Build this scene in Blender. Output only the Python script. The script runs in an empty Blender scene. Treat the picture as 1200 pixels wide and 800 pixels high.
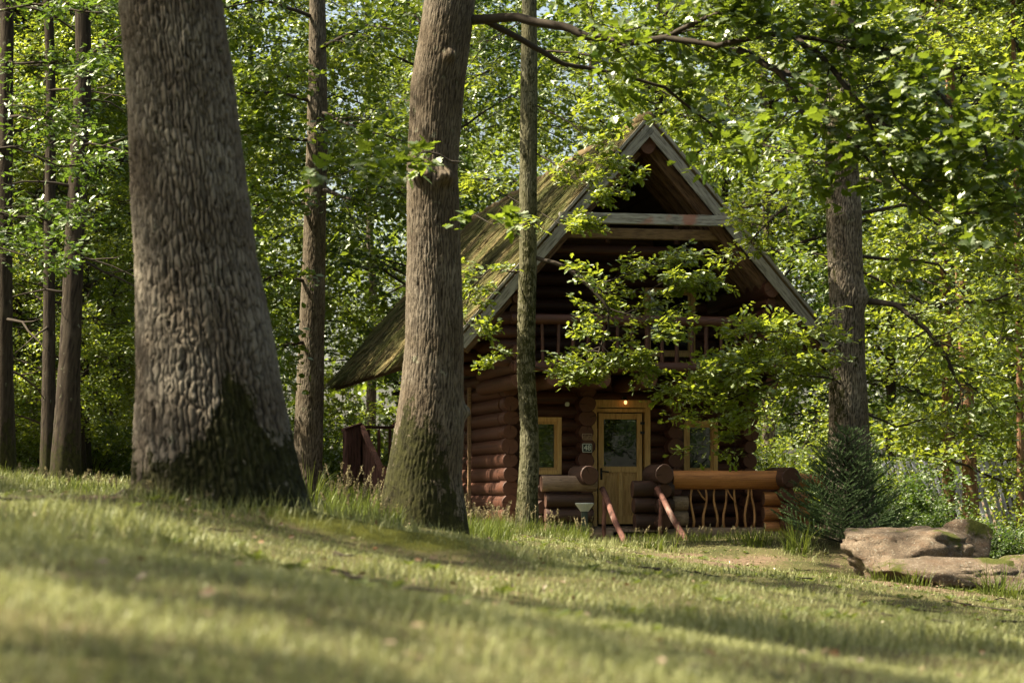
import bpy, bmesh, math, random
import numpy as np
from mathutils import Vector, Matrix
R = math.radians
sc = bpy.context.scene
COL = sc.collection

# ------------------------------------------------------------------ camera, sky, sun, exposure
E = 1.2                       # eye height of the camera (world z)
F = 2800.0                    # focal length in pixels of a 1200 px wide picture
cam_d = bpy.data.cameras.new('camera'); cam = bpy.data.objects.new('camera', cam_d); COL.objects.link(cam)
cam.location = (0, 0, E); cam.rotation_euler = (R(90), 0, 0)
cam_d.sensor_width = 36; cam_d.lens = F/1200*36; cam_d.shift_y = (575-400)/1200
cam_d.clip_start = 0.1; cam_d.clip_end = 2000
cam_d.dof.use_dof = True; cam_d.dof.focus_distance = 38.0; cam_d.dof.aperture_fstop = 3.3
sc.camera = cam

SUN = Vector((-0.60, -0.06, 0.79)).normalized()
elev = math.asin(SUN.z); azim = math.atan2(SUN.x, SUN.y)
w = bpy.data.worlds.new('World'); sc.world = w; w.use_nodes = True
nt = w.node_tree; nt.nodes.clear()
sky = nt.nodes.new('ShaderNodeTexSky'); sky.sky_type = 'NISHITA'; sky.sun_disc = False
sky.sun_elevation = elev; sky.sun_rotation = azim; sky.dust_density = 4.0; sky.air_density = 1.0; sky.ozone_density = 0.8
bg = nt.nodes.new('ShaderNodeBackground'); bg.inputs[1].default_value = 0.072
wo = nt.nodes.new('ShaderNodeOutputWorld')
nt.links.new(sky.outputs[0], bg.inputs[0]); nt.links.new(bg.outputs[0], wo.inputs[0])
sd = bpy.data.lights.new('sun', 'SUN'); sd.energy = 5.0; sd.angle = R(0.55); sd.color = (1.0, 0.93, 0.80)
sun = bpy.data.objects.new('sun', sd); COL.objects.link(sun)
sun.rotation_euler = SUN.to_track_quat('Z', 'Y').to_euler(); sun.location = (-20, 0, 40)
sc.view_settings.view_transform = 'Standard'; sc.view_settings.look = 'None'
sc.view_settings.gamma = 1.0; sc.view_settings.exposure = 2.0
sc.view_settings.use_white_balance = True; sc.view_settings.white_balance_temperature = 7400; sc.view_settings.white_balance_tint = 9
sc.view_settings.use_curve_mapping = False
sc.render.engine = 'CYCLES'
cy = sc.cycles
cy.use_denoising = True
try: cy.denoiser = 'OPENIMAGEDENOISE'
except Exception: pass
cy.max_bounces = 8; cy.diffuse_bounces = 4; cy.glossy_bounces = 3; cy.transmission_bounces = 5
cy.sample_clamp_indirect = 6.0

# ------------------------------------------------------------------ helpers
def at(px, py, D):
    return np.array([(px-600)/F*D, D, E+(575-py)/F*D])

def smooth01(a, b, x):
    t = np.clip((np.asarray(x, float)-a)/(b-a), 0, 1); return t*t*(3-2*t)

def _hash(ix, iy, iz, seed):
    n = (ix*374761393 + iy*668265263 + iz*2147483647 + seed*1274126177) & 0xffffffff
    n = ((n ^ (n >> 13))*1274126177) & 0xffffffff
    return ((n ^ (n >> 16)) & 0xffff)/65535.0

def vnoise(P, freq=1.0, seed=0):
    """value noise, P (n,3)"""
    P = np.asarray(P, float)*freq
    i = np.floor(P).astype(np.int64); f = P-i; f = f*f*(3-2*f)
    out = 0
    for dx in (0, 1):
        for dy in (0, 1):
            for dz in (0, 1):
                wgt = (f[:, 0] if dx else 1-f[:, 0])*(f[:, 1] if dy else 1-f[:, 1])*(f[:, 2] if dz else 1-f[:, 2])
                out = out + wgt*_hash(i[:, 0]+dx, i[:, 1]+dy, i[:, 2]+dz, seed)
    return out

def fnoise(P, freq, seed=0, octaves=3):
    a, s, t = 1.0, 0.0, 0.0
    for k in range(octaves):
        s = s+a*vnoise(P, freq*2**k, seed+k*17); t += a; a *= .5
    return s/t

def link(o, parent=None):
    COL.objects.link(o)
    if parent is not None: o.parent = parent
    return o

def tag(o, label=None, cat=None, group=None, kind=None):
    if label: o['label'] = label
    if cat: o['category'] = cat
    if group: o['group'] = group
    if kind: o['kind'] = kind
    return o

def thing(name, label, cat, loc=(0, 0, 0), rz=0, group=None):
    o = bpy.data.objects.new(name, None); o.empty_display_size = .2
    link(o); o.location = tuple(float(c) for c in loc); o.rotation_euler = (0, 0, rz)
    return tag(o, label, cat, group)

def mesh_from(name, V, faces, mats, smooth=False, midx=None, attrs=None):
    """faces: list of (n,k) int arrays"""
    V = np.asarray(V, np.float32)
    me = bpy.data.meshes.new(name)
    faces = [np.asarray(f, np.int32) for f in faces if len(f)]
    nl = sum(f.size for f in faces); nf = sum(len(f) for f in faces)
    me.vertices.add(len(V)); me.vertices.foreach_set('co', V.ravel())
    me.loops.add(nl); me.loops.foreach_set('vertex_index', np.concatenate([f.ravel() for f in faces]).astype(np.int32))
    me.polygons.add(nf)
    sizes = np.concatenate([np.full(len(f), f.shape[1]) for f in faces])
    starts = np.concatenate([[0], np.cumsum(sizes)[:-1]]).astype(np.int32)
    me.polygons.foreach_set('loop_start', starts)
    me.polygons.foreach_set('use_smooth', np.full(nf, bool(smooth)))
    if midx is not None: me.polygons.foreach_set('material_index', np.asarray(midx, np.int32))
    for m in (mats if isinstance(mats, (list, tuple)) else [mats]): me.materials.append(m)
    for k, a in (attrs or {}).items():
        at_ = me.attributes.new(k, 'FLOAT', 'POINT'); at_.data.foreach_set('value', np.asarray(a, np.float32))
    me.update(calc_edges=True); me.validate()
    return me

def mobj(name, me, parent=None, loc=None):
    o = bpy.data.objects.new(name, me); link(o, parent)
    if loc is not None: o.location = tuple(float(c) for c in loc)
    return o

class MB:
    """plain mesh collector"""
    def __init__(s): s.v = []; s.f = {}; s.n = 0
    def add(s, V, F_):
        V = np.asarray(V, float)
        for f in F_:
            f = np.asarray(f)
            if len(f): s.f.setdefault(f.shape[1], []).append(f+s.n)
        s.v.append(V); s.n += len(V)
    def box(s, c, d, M=None):
        x, y, z = [q/2 for q in d]
        V = np.array([[-x,-y,-z],[x,-y,-z],[x,y,-z],[-x,y,-z],[-x,-y,z],[x,-y,z],[x,y,z],[-x,y,z]], float)
        if M is not None: V = V@np.array(M).T
        s.add(V+np.array(c), [np.array([[0,3,2,1],[4,5,6,7],[0,1,5,4],[1,2,6,5],[2,3,7,6],[3,0,4,7]])])
    def tube(s, pts, rad, n=6, cap=True):
        pts = np.asarray(pts, float); rad = np.broadcast_to(np.asarray(rad, float), (len(pts),))
        t = np.gradient(pts, axis=0); t /= np.linalg.norm(t, axis=1)[:, None]+1e-9
        ref = np.array([0, 0, 1.0]) if abs(t[0][2]) < .9 else np.array([1.0, 0, 0])
        a = np.cross(t, ref); a /= np.linalg.norm(a, axis=1)[:, None]+1e-9
        b = np.cross(t, a)
        th = np.arange(n)*2*math.pi/n
        V = pts[:, None]+rad[:, None, None]*(np.cos(th)[None, :, None]*a[:, None]+np.sin(th)[None, :, None]*b[:, None])
        m = len(pts); i = np.arange(m-1)[:, None]*n; j = np.arange(n)[None]; j2 = (j+1) % n
        Q = np.stack([i+j, i+j2, i+n+j2, i+n+j], -1).reshape(-1, 4)
        fs = [Q]
        if cap and n > 2: fs.append(np.array([list(range(n))[::-1]])); fs.append(np.array([list(range((m-1)*n, m*n))]))
        s.add(V.reshape(-1, 3), fs)
    def mesh(s, name, mat, smooth=False):
        return mesh_from(name, np.concatenate(s.v), [np.concatenate(v) for v in s.f.values()], mat, smooth)
    def build(s, name, mat, parent=None, smooth=False):
        return mobj(name, s.mesh(name, mat, smooth), parent)

# ------------------------------------------------------------------ materials
class N:
    def __init__(s, name):
        s.m = bpy.data.materials.new(name); s.m.use_nodes = True; s.t = s.m.node_tree; s.t.nodes.clear()
        s.out = s.t.nodes.new('ShaderNodeOutputMaterial')
    def new(s, t, **k):
        n = s.t.nodes.new(t)
        for a, b in k.items(): setattr(n, a, b)
        return n
    def L(s, a, b): s.t.links.new(a, b)
    def inp(s, n, i, v):
        if isinstance(v, bpy.types.NodeSocket): s.L(v, n.inputs[i])
        else: n.inputs[i].default_value = v
    def coords(s, kind='Object', scale=(1, 1, 1), rnd=False):
        tc = s.new('ShaderNodeTexCoord'); mp = s.new('ShaderNodeMapping'); mp.inputs['Scale'].default_value = scale
        s.L(tc.outputs[kind], mp.inputs[0])
        if rnd:
            oi = s.new('ShaderNodeObjectInfo'); mm = s.new('ShaderNodeMath', operation='MULTIPLY'); mm.inputs[1].default_value = 37.0
            s.L(oi.outputs['Random'], mm.inputs[0]); cb = s.new('ShaderNodeCombineXYZ')
            for i in range(3): s.L(mm.outputs[0], cb.inputs[i])
            s.L(cb.outputs[0], mp.inputs['Location'])
        return mp.outputs[0]
    def noise(s, v, sc_=5, det=4, rough=.55, dist=0):
        n = s.new('ShaderNodeTexNoise'); s.L(v, n.inputs['Vector']); n.inputs['Scale'].default_value = sc_
        n.inputs['Detail'].default_value = det; n.inputs['Roughness'].default_value = rough; n.inputs['Distortion'].default_value = dist
        return n.outputs['Fac']
    def ramp(s, f, stops):
        r = s.new('ShaderNodeValToRGB'); s.L(f, r.inputs[0]); e = r.color_ramp.elements
        while len(e) < len(stops): e.new(.5)
        for k, (p, c) in enumerate(stops):
            e[k].position = p; e[k].color = (c, c, c, 1) if isinstance(c, (int, float)) else (*c, 1)
        return r.outputs[0]
    def mix(s, f, a, b, mode='MIX'):
        n = s.new('ShaderNodeMix', data_type='RGBA', blend_type=mode)
        for i, v in ((0, f), (6, a), (7, b)):
            if isinstance(v, tuple): v = (*v, 1)
            s.inp(n, i, v)
        return n.outputs[2]
    def math(s, op, a, b=0.0):
        n = s.new('ShaderNodeMath', operation=op); s.inp(n, 0, a); s.inp(n, 1, b); return n.outputs[0]
    def attr(s, name):
        a = s.new('ShaderNodeAttribute'); a.attribute_name = name; return a.outputs['Fac']
    def bump(s, h, st=.3, d=.01):
        b = s.new('ShaderNodeBump'); s.L(h, b.inputs['Height']); b.inputs['Strength'].default_value = st
        b.inputs['Distance'].default_value = d; return b.outputs[0]
    def princ(s, col, rough=.7, normal=None, metal=0, spec=.4):
        p = s.new('ShaderNodeBsdfPrincipled')
        s.inp(p, 'Base Color', (*col, 1) if isinstance(col, tuple) else col); s.inp(p, 'Roughness', rough)
        p.inputs['Metallic'].default_value = metal; p.inputs['Specular IOR Level'].default_value = spec
        if normal is not None: s.L(normal, p.inputs['Normal'])
        return p
    def done(s, p): s.L(p.outputs[0], s.out.inputs[0]); return s.m

def m_bark(name, furrow, plate, pale, moss=(.026, .027, .007)):
    n = N(name); c = n.coords('Object')
    f = n.attr('plate'); ms = n.attr('moss')
    big = n.noise(c, 2.2, 4); fine = n.noise(c, 45, 5, .7)
    pl = n.mix(n.ramp(big, [(.42, 0), (.68, 1)]), plate, pale)
    col = n.mix(f, furrow, pl)
    col = n.mix(n.ramp(fine, [(.35, .0), (.75, .45)]), col, tuple(q*.45 for q in plate))
    lich = n.ramp(n.noise(c, 9, 3, .5), [(.66, 0), (.72, .6)])
    col = n.mix(n.math('MULTIPLY', lich, f), col, (.26, .27, .20))
    mv = n.mix(n.ramp(n.noise(c, 14, 4), [(.35, 0), (.7, 1)]), tuple(q*.45 for q in moss), tuple(q*1.25 for q in moss))
    mn = n.math('MULTIPLY', n.math('SUBTRACT', n.noise(c, 9, 7, .75), .5), 3.4)
    mb = n.ramp(n.math('ADD', n.math('ADD', ms, mn), n.math('MULTIPLY', f, -.22)), [(.24, 0), (.46, .95)])
    col = n.mix(mb, col, mv)
    return n.done(n.princ(col, .95, n.bump(fine, .7, .012), spec=.15))

def m_twig(name='twig_bark', col=(.034, .027, .020)):
    n = N(name); c = n.coords('Object'); f = n.noise(c, 30, 3)
    return n.done(n.princ(n.mix(f, tuple(q*.5 for q in col), tuple(q*1.6 for q in col)), .9, spec=.2))

def m_leaf(name, dark, light, trans, tw=.45, gloss=.10):
    n = N(name); t = n.attr('tint')
    oi = n.new('ShaderNodeObjectInfo')
    t2 = n.math('ADD', n.math('MULTIPLY', t, .6), n.math('MULTIPLY', oi.outputs['Random'], .4))
    col = n.mix(t2, dark, light)
    tc = n.mix(t2, tuple(q*.7 for q in trans), tuple(q*1.25 for q in trans))
    d = n.new('ShaderNodeBsdfDiffuse'); n.L(col, d.inputs[0])
    tr = n.new('ShaderNodeBsdfTranslucent'); n.L(tc, tr.inputs[0])
    g = n.new('ShaderNodeBsdfGlossy'); g.inputs['Roughness'].default_value = .5; g.inputs[0].default_value = (.8, .85, .75, 1)
    m1 = n.new('ShaderNodeMixShader'); m1.inputs[0].default_value = tw; n.L(d.outputs[0], m1.inputs[1]); n.L(tr.outputs[0], m1.inputs[2])
    fr = n.new('ShaderNodeFresnel'); fr.inputs[0].default_value = 1.35
    m2 = n.new('ShaderNodeMixShader'); n.L(n.math('MULTIPLY', fr.outputs[0], gloss*1.5), m2.inputs[0])
    n.L(m1.outputs[0], m2.inputs[1]); n.L(g.outputs[0], m2.inputs[2])
    return n.done(m2)

def m_log(name, dark, mid, light, rough=.55):
    n = N(name); c = n.coords('Object', (3, 3, .6), True); c2 = n.coords('Object', (14, 14, .35), True)
    a = n.noise(c, 2, 4); b = n.noise(c2, 2.2, 5, .65)
    col = n.mix(n.ramp(a, [(.3, 0), (.7, 1)]), mid, light); col = n.mix(n.ramp(b, [(.36, 1), (.56, 0)]), col, dark)
    ck = n.noise(n.coords('Object', (5, 5, .5), True), 1.6, 2, .5, .3)
    col = n.mix(n.ramp(n.math('ABSOLUTE', n.math('SUBTRACT', ck, .52)), [(.0, .9), (.012, 0)]), col, tuple(q*.35 for q in dark))
    kn = n.new('ShaderNodeTexVoronoi'); n.L(n.coords('Object', (1.5, 1.5, 2.2), True), kn.inputs['Vector']); kn.inputs['Scale'].default_value = 1.3
    col = n.mix(n.ramp(kn.outputs['Distance'], [(.05, .85), (.11, 0)]), col, tuple(q*.6 for q in dark))
    dz = n.noise(n.coords('Object', (1, 1, 2), True), 1.1, 3)
    col = n.mix(n.ramp(dz, [(.5, 0), (.75, .55)]), col, tuple(q*1.1 for q in light))
    return n.done(n.princ(col, rough, n.bump(b, .5, .01), spec=.35))

def m_end(name, base, ring):
    n = N(name); tc = n.new('ShaderNodeTexCoord'); mp = n.new('ShaderNodeMapping'); n.L(tc.outputs['Object'], mp.inputs[0])
    mp.inputs['Scale'].default_value = (1, 1, 0)
    oi = n.new('ShaderNodeObjectInfo'); cb = n.new('ShaderNodeCombineXYZ')
    wv = n.new('ShaderNodeTexWave', wave_type='RINGS', rings_direction='Z'); n.L(mp.outputs[0], wv.inputs[0])
    wv.inputs['Scale'].default_value = 3.2; wv.inputs['Distortion'].default_value = 1.5; wv.inputs['Detail'].default_value = 2
    g = n.new('ShaderNodeTexGradient', gradient_type='RADIAL'); n.L(mp.outputs[0], g.inputs[0])
    ad = n.math('FRACT', n.math('ADD', g.outputs['Fac'], oi.outputs['Random']))
    crack = n.ramp(n.math('ABSOLUTE', n.math('SUBTRACT', ad, .5)), [(.0, 1), (.018, 0)])
    nz = n.noise(mp.outputs[0], 3, 4)
    col = n.mix(n.math('MULTIPLY', wv.outputs['Fac'], .5), base, ring)
    col = n.mix(n.ramp(nz, [(.35, .0), (.7, .55)]), col, tuple(q*.6 for q in base))
    col = n.mix(crack, col, tuple(q*.15 for q in base))
    return n.done(n.princ(col, .8, spec=.2))

def m_board(name, a, b, dark, scale=(2, 18, 18), rough=.8, sp=.25, blotch=None):
    n = N(name); c = n.coords('Object', scale, True); f = n.noise(c, 2.5, 5, .6); g = n.noise(n.coords('Object', (1, 1, 1), True), 3, 3)
    col = n.mix(g, a, b); col = n.mix(n.ramp(f, [(.35, 1), (.55, 0)]), col, dark)
    if blotch: col = n.mix(n.ramp(n.noise(n.coords('Object', (1, 1, 1)), 2.3, 3), [(.55, 0), (.66, .8)]), col, blotch)
    return n.done(n.princ(col, rough, n.bump(f, .4, .006), spec=sp))

def m_plain(name, col, rough=.6, metal=0, var=.25, scale=8):
    n = N(name); f = n.noise(n.coords('Object'), scale, 4)
    return n.done(n.princ(n.mix(f, tuple(q*(1-var) for q in col), tuple(min(1, q*(1+var)) for q in col)), rough, metal=metal))

M = {}
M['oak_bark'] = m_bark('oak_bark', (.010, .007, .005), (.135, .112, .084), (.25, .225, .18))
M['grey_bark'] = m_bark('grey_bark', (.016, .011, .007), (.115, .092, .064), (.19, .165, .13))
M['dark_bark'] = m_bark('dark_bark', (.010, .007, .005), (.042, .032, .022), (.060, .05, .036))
M['pine_bark'] = m_bark('pine_bark', (.09, .045, .025), (.26, .14, .08), (.33, .20, .12))
M['green_bark'] = m_bark('green_bark', (.028, .026, .013), (.115, .110, .062), (.17, .165, .11))
M['twig'] = m_twig()
M['leaf'] = m_leaf('oak_leaf', (.036, .076, .012), (.088, .14, .022), (.24, .32, .03), .45)
M['leaf_deep'] = m_leaf('deep_leaf', (.026, .060, .013), (.062, .112, .022), (.12, .20, .022), .42)
M['leaf_fresh'] = m_leaf('fresh_leaf', (.046, .090, .013), (.110, .165, .024), (.34, .41, .04), .48)
M['leaf_maple'] = m_leaf('broad_leaf', (.032, .066, .010), (.070, .118, .016), (.20, .28, .025), .45)
M['spruce'] = m_leaf('spruce_needle', (.038, .072, .032), (.12, .18, .075), (.06, .10, .035), .12, .03)
M['grass'] = m_leaf('grass_blade', (.046, .068, .020), (.29, .30, .14), (.26, .28, .09), .30, .03)
M['tall_grass'] = m_leaf('tall_grass_blade', (.045, .07, .014), (.11, .135, .035), (.15, .19, .03), .4, .02)
M['seed'] = m_leaf('seed_head', (.15, .13, .07), (.28, .235, .14), (.2, .17, .09), .35, .03)
M['litter'] = m_leaf('dead_leaf', (.08, .045, .022), (.24, .14, .075), (.10, .06, .03), .2)
M['log'] = m_log('stained_log', (.016, .006, .004), (.060, .021, .012), (.100, .038, .020))
M['log_dark'] = m_log('dark_log', (.012, .006, .004), (.040, .019, .013), (.065, .032, .021))
M['log_orange'] = m_log('varnished_log', (.14, .05, .016), (.38, .155, .05), (.52, .235, .085), .42)
M['log_weather'] = m_log('weathered_log', (.07, .045, .03), (.20, .135, .09), (.30, .22, .16), .75)
M['end'] = m_end('log_end_grain', (.12, .058, .038), (.08, .036, .023))
M['end_dark'] = m_end('dark_end_grain', (.085, .044, .030), (.06, .03, .02))
M['grey_board'] = m_board('weathered_grey_board', (.19, .185, .155), (.27, .26, .22), (.10, .095, .075))
M['beam'] = m_board('peeling_beam', (.23, .235, .20), (.33, .32, .28), (.12, .11, .09), blotch=(.30, .13, .09))
M['brown_board'] = m_board('brown_board', (.20, .13, .07), (.27, .18, .10), (.09, .055, .03))
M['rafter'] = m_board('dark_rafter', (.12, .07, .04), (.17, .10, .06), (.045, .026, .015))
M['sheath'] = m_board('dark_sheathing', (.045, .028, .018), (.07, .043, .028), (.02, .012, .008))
M['pine'] = m_board('door_pine', (.60, .37, .135), (.68, .43, .17), (.46, .26, .085), (14, 14, 1.5), .5, .4)
M['pine_panel'] = m_board('panel_pine', (.50, .30, .105), (.58, .35, .135), (.36, .20, .065), (14, 14, 1.5), .5, .4)
M['red_board'] = m_board('stair_board', (.10, .045, .035), (.15, .075, .06), (.04, .02, .015), (14, 14, 1.5))
M['red_pole'] = m_board('flaking_pole', (.13, .055, .042), (.19, .095, .075), (.05, .022, .016), (5, 5, 3), .8, .2, (.36, .29, .25))
M['stick'] = m_log('peeled_stick', (.20, .08, .03), (.42, .20, .08), (.55, .30, .13), .5)
M['steel'] = m_plain('brushed_steel', (.55, .55, .53), .35, .9)
M['dark_metal'] = m_plain('dark_metal', (.03, .03, .028), .5, .3)
M['lamp_green'] = m_plain('dark_green_metal', (.022, .035, .028), .35, .2)
M['lamp_hood'] = m_plain('grey_metal_hood', (.42, .45, .43), .4, .2, .15)
M['sign_dark'] = m_plain('sign_dark', (.02, .035, .028), .4)
M['sign_white'] = m_plain('sign_white', (.62, .66, .58), .5, 0, .1)
M['sign_tan'] = m_plain('sign_tan', (.34, .24, .15), .7)
M['sign_brown'] = m_plain('sign_brown', (.10, .05, .03), .7)
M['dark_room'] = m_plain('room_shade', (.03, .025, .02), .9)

def m_glass():
    n = N('window_glass')
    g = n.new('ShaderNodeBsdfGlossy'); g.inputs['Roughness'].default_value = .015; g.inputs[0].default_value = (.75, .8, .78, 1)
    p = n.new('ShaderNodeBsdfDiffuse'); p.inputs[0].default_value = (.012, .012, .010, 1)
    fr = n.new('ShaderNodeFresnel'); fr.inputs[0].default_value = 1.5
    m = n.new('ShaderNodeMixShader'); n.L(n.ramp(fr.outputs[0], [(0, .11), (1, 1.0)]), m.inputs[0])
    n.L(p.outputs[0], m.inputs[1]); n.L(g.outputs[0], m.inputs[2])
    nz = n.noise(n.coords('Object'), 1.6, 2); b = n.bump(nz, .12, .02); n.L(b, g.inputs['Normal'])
    return n.done(m)
M['glass'] = m_glass()

def m_thatch():
    n = N('thatch_reed'); t = n.attr('tint'); c = n.coords('Object')
    a = n.mix(t, (.05, .040, .018), (.20, .160, .068))
    mossy = n.ramp(n.noise(c, 1.1, 5), [(.36, 0), (.56, .9)])
    a = n.mix(mossy, a, n.mix(t, (.035, .042, .010), (.11, .12, .028)))
    return n.done(n.princ(a, .85, spec=.2))
M['thatch'] = m_thatch()
def m_thatch_base():
    n = N('thatch_bed'); c = n.coords('Object', (14, 3, 3)); f = n.noise(c, 3, 5, .7)
    return n.done(n.princ(n.mix(f, (.05, .036, .018), (.20, .15, .08)), .95, n.bump(f, .8, .03), spec=.1))
M['thatch_bed'] = m_thatch_base()

def m_rock():
    n = N('sandstone'); c = n.coords('Object'); f = n.noise(c, 3.2, 8, .65); g = n.noise(c, 17, 6, .7)
    st = n.noise(n.coords('Object', (1, 1, 5)), 2, 4)
    col = n.mix(n.ramp(f, [(.35, 0), (.65, 1)]), (.115, .085, .058), (.29, .225, .16))
    col = n.mix(n.ramp(st, [(.5, 0), (.7, .5)]), col, (.20, .105, .055))
    col = n.mix(n.ramp(g, [(.3, .6), (.5, 0)]), col, (.07, .055, .04))
    h = n.noise(c, 60, 5, .75); col = n.mix(n.ramp(h, [(.4, .65), (.55, 0)]), col, (.06, .05, .038)); col = n.mix(n.ramp(n.noise(c, 26, 3), [(.62, 0), (.68, .7)]), col, (.34, .33, .27))
    ms = n.ramp(n.math('ADD', n.attr('moss'), n.math('MULTIPLY', n.math('SUBTRACT', g, .5), .8)), [(.45, 0), (.6, 1)])
    col = n.mix(ms, col, (.075, .085, .015))
    return n.done(n.princ(col, .9, n.bump(n.math('ADD', g, n.math('MULTIPLY', h, .6)), 1.0, .06), spec=.2))
M['rock'] = m_rock()

def m_ground():
    n = N('meadow_soil'); c = n.coords('Object')
    a = n.noise(c, 1.3, 5); b = n.noise(c, 11, 6, .7); d = n.noise(c, 60, 4, .7)
    g = n.mix(n.ramp(a, [(.35, 0), (.65, 1)]), (.040, .046, .016), (.085, .078, .034))
    g = n.mix(n.ramp(b, [(.4, 0), (.7, .7)]), g, (.085, .065, .035))
    s = n.mix(n.ramp(b, [(.35, 0), (.65, 1)]), (.060, .042, .028), (.15, .105, .072))
    s = n.mix(n.ramp(d, [(.55, 0), (.65, .8)]), s, (.26, .19, .13))
    k = n.ramp(n.math('ADD', n.attr('bare'), n.math('MULTIPLY', n.math('SUBTRACT', b, .5), .7)), [(.40, 0), (.6, 1)])
    km = n.ramp(n.math('ADD', n.attr('moss'), n.math('MULTIPLY', n.math('SUBTRACT', b, .5), .9)), [(.40, 0), (.6, 1)])
    mc = n.mix(n.ramp(d, [(.3, 0), (.7, 1)]), (.028, .032, .006), (.085, .088, .014))
    return n.done(n.princ(n.mix(km, n.mix(k, g, s), mc), .95, n.bump(d, .6, .02), spec=.1))
M['ground'] = m_ground()

# ------------------------------------------------------------------ ground
def gz(X, Y):
    X = np.asarray(X, float); Y = np.asarray(Y, float)
    Xc = 13*np.tanh(X/13)
    z = E-.40-.13*Xc-.007*np.clip(Y, -10, 70)
    pad = smooth01(33.5, 37, Y)*smooth01(-3.5, -.5, X)*(1-smooth01(6.0, 9.5, X))*(1-smooth01(56, 64, Y))
    z = z*(1-pad)+(E-.80)*pad
    z = z+.035*np.sin(X*1.3+Y*.4)+.03*np.sin(Y*.9-X*.5+1)+.02*np.sin(X*3.1+Y*2.2)
    # swell round the big oak and the middle tree
    z = z+.20*np.exp(-((X+1.8)**2/2.0+(Y-15.9)**2/1.5))+.08*np.exp(-((X+.9)**2+(Y-25)**2)/1.2)+.10*np.exp(-((Y-15.45+.25*(X+1.2))**2)/.10)*smooth01(-1.9, -1.5, X)*(1-smooth01(-.6, .3, X))
    return z

def bare(X, Y):
    """bare trodden soil: 0..1"""
    P = np.stack([X, Y, X*0], -1)
    nz = fnoise(P, .7, 5, 3)
    px = 600+F*X/np.maximum(Y, 1)
    b = .55*np.exp(-((Y-34.6-.25*(X-2))**2)/.5)*smooth01(.5, 1.5, X)*(1-smooth01(6.5, 8, X))      # strip before the porch
    b = b+.85*np.exp(-((Y-28.4+.25*(X-2))**2)/.5)*smooth01(1.2, 3.0, X)
    b = b+.7*np.exp(-((Y-30.5)**2)/2.5-((X-5.5)**2)/3.0)
    b = b+.25*np.exp(-(((X+1.9)**2+(Y-15.9)**2-1.0)**2)/.35)+.4*np.exp(-(((X+.95)**2+(Y-25)**2-.7)**2)/.35)
    b = b+.5*np.exp(-((Y-5.0)**2)/.15-((X+1.0)**2)/.10)
    b = b+.2*np.exp(-((Y-15.1)**2)/.25-((X+1.5)**2)/.8)+.55*np.exp(-((Y-6.6)**2)/.25-((X-.9)**2)/.1)
    b = b+smooth01(-7, -10, X)*.0+.75*smooth01(42, 47, Y)
    sp_ = fnoise(P, 1.9, 77, 3); b = b+.4*smooth01(.64, .76, sp_)
    return np.clip(b+.9*(nz-.5), 0, 1)

gx = np.concatenate([-np.geomspace(400, 12, 24), np.linspace(-11.5, 11.5, 116), np.geomspace(12, 400, 24)])
gy = np.concatenate([np.linspace(-90, 1, 24), np.linspace(1.5, 45, 175), np.geomspace(46, 900, 34)])
GX, GY = np.meshgrid(gx, gy); V = np.stack([GX.ravel(), GY.ravel(), gz(GX, GY).ravel()], -1)
nx, ny = len(gx), len(gy)
ii = (np.arange(ny-1)[:, None]*nx+np.arange(nx-1)[None]).ravel()
gf = np.stack([ii, ii+1, ii+nx+1, ii+nx], -1)
def mossy(X, Y): return np.exp(-((Y-15.4+.25*(X+1.2))**2)/.16)*smooth01(-1.9, -1.5, X)*(1-smooth01(-.5, .1, X))
ground = mobj('ground', mesh_from('ground', V, [gf], M['ground'], True, attrs={'bare': bare(V[:, 0], V[:, 1]), 'moss': mossy(V[:, 0], V[:, 1])}))
tag(ground, kind='structure')

# ------------------------------------------------------------------ grass blades
rng = np.random.default_rng(7)
def blades(P, h, wd, lean, az, tint, name, mat, parent=None, segs=2, droop=.5):
    """tapered curved blades, P (n,3)"""
    n = len(P); d = np.stack([np.cos(az), np.sin(az), 0*az], -1); s = np.stack([-np.sin(az), np.cos(az), 0*az], -1)
    vs = []
    for k in range(segs+1):
        t = k/segs
        c = P+d*(lean*h*t**1.7)[:, None]+np.array([0, 0, 1.0])*(h*(t-droop*lean*t*t))[:, None]
        ww = wd*(1-t)**.6*.5
        if k < segs: vs += [c-s*ww[:, None], c+s*ww[:, None]]
        else: vs += [c]
    V = np.stack(vs, 1).reshape(-1, 3); m = 2*segs+1; o = np.arange(n)[:, None]*m
    fs = []
    for k in range(segs-1): fs.append(o+np.array([[2*k, 2*k+1, 2*k+3, 2*k+2]]))
    fs.append(o+np.array([[2*segs-2, 2*segs-1, 2*segs]]))
    fs = [np.concatenate(fs[:-1])] + [fs[-1]] if segs > 1 else fs
    return mobj(name, mesh_from(name, V, fs, mat, False, attrs={'tint': np.repeat(tint, m)}), parent)

def wedge(n, y0, y1, over=1.35):
    Y = np.sqrt(rng.uniform(y0*y0, y1*y1, n)); X = rng.uniform(-.215, .215, n)*over*Y
    return X, Y
PX, PY, HH, WW = [], [], [], []
for (n, y0, y1, hh, ww) in ((48000, 2.6, 9, .060, .0045), (80000, 9, 20, .055, .007), (75000, 20, 36.5, .055, .011), (16000, 36.5, 46, .075, .015)):
    X, Y = wedge(n, y0, y1)
    PX.append(X); PY.append(Y); HH.append(np.full(n, hh)); WW.append(np.full(n, ww))
PX, PY, HH, WW = map(np.concatenate, (PX, PY, HH, WW))
keep = rng.uniform(0, 1, len(PX)) > np.maximum(bare(PX, PY)*1.15-.08, mossy(PX, PY)*.62)
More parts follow.
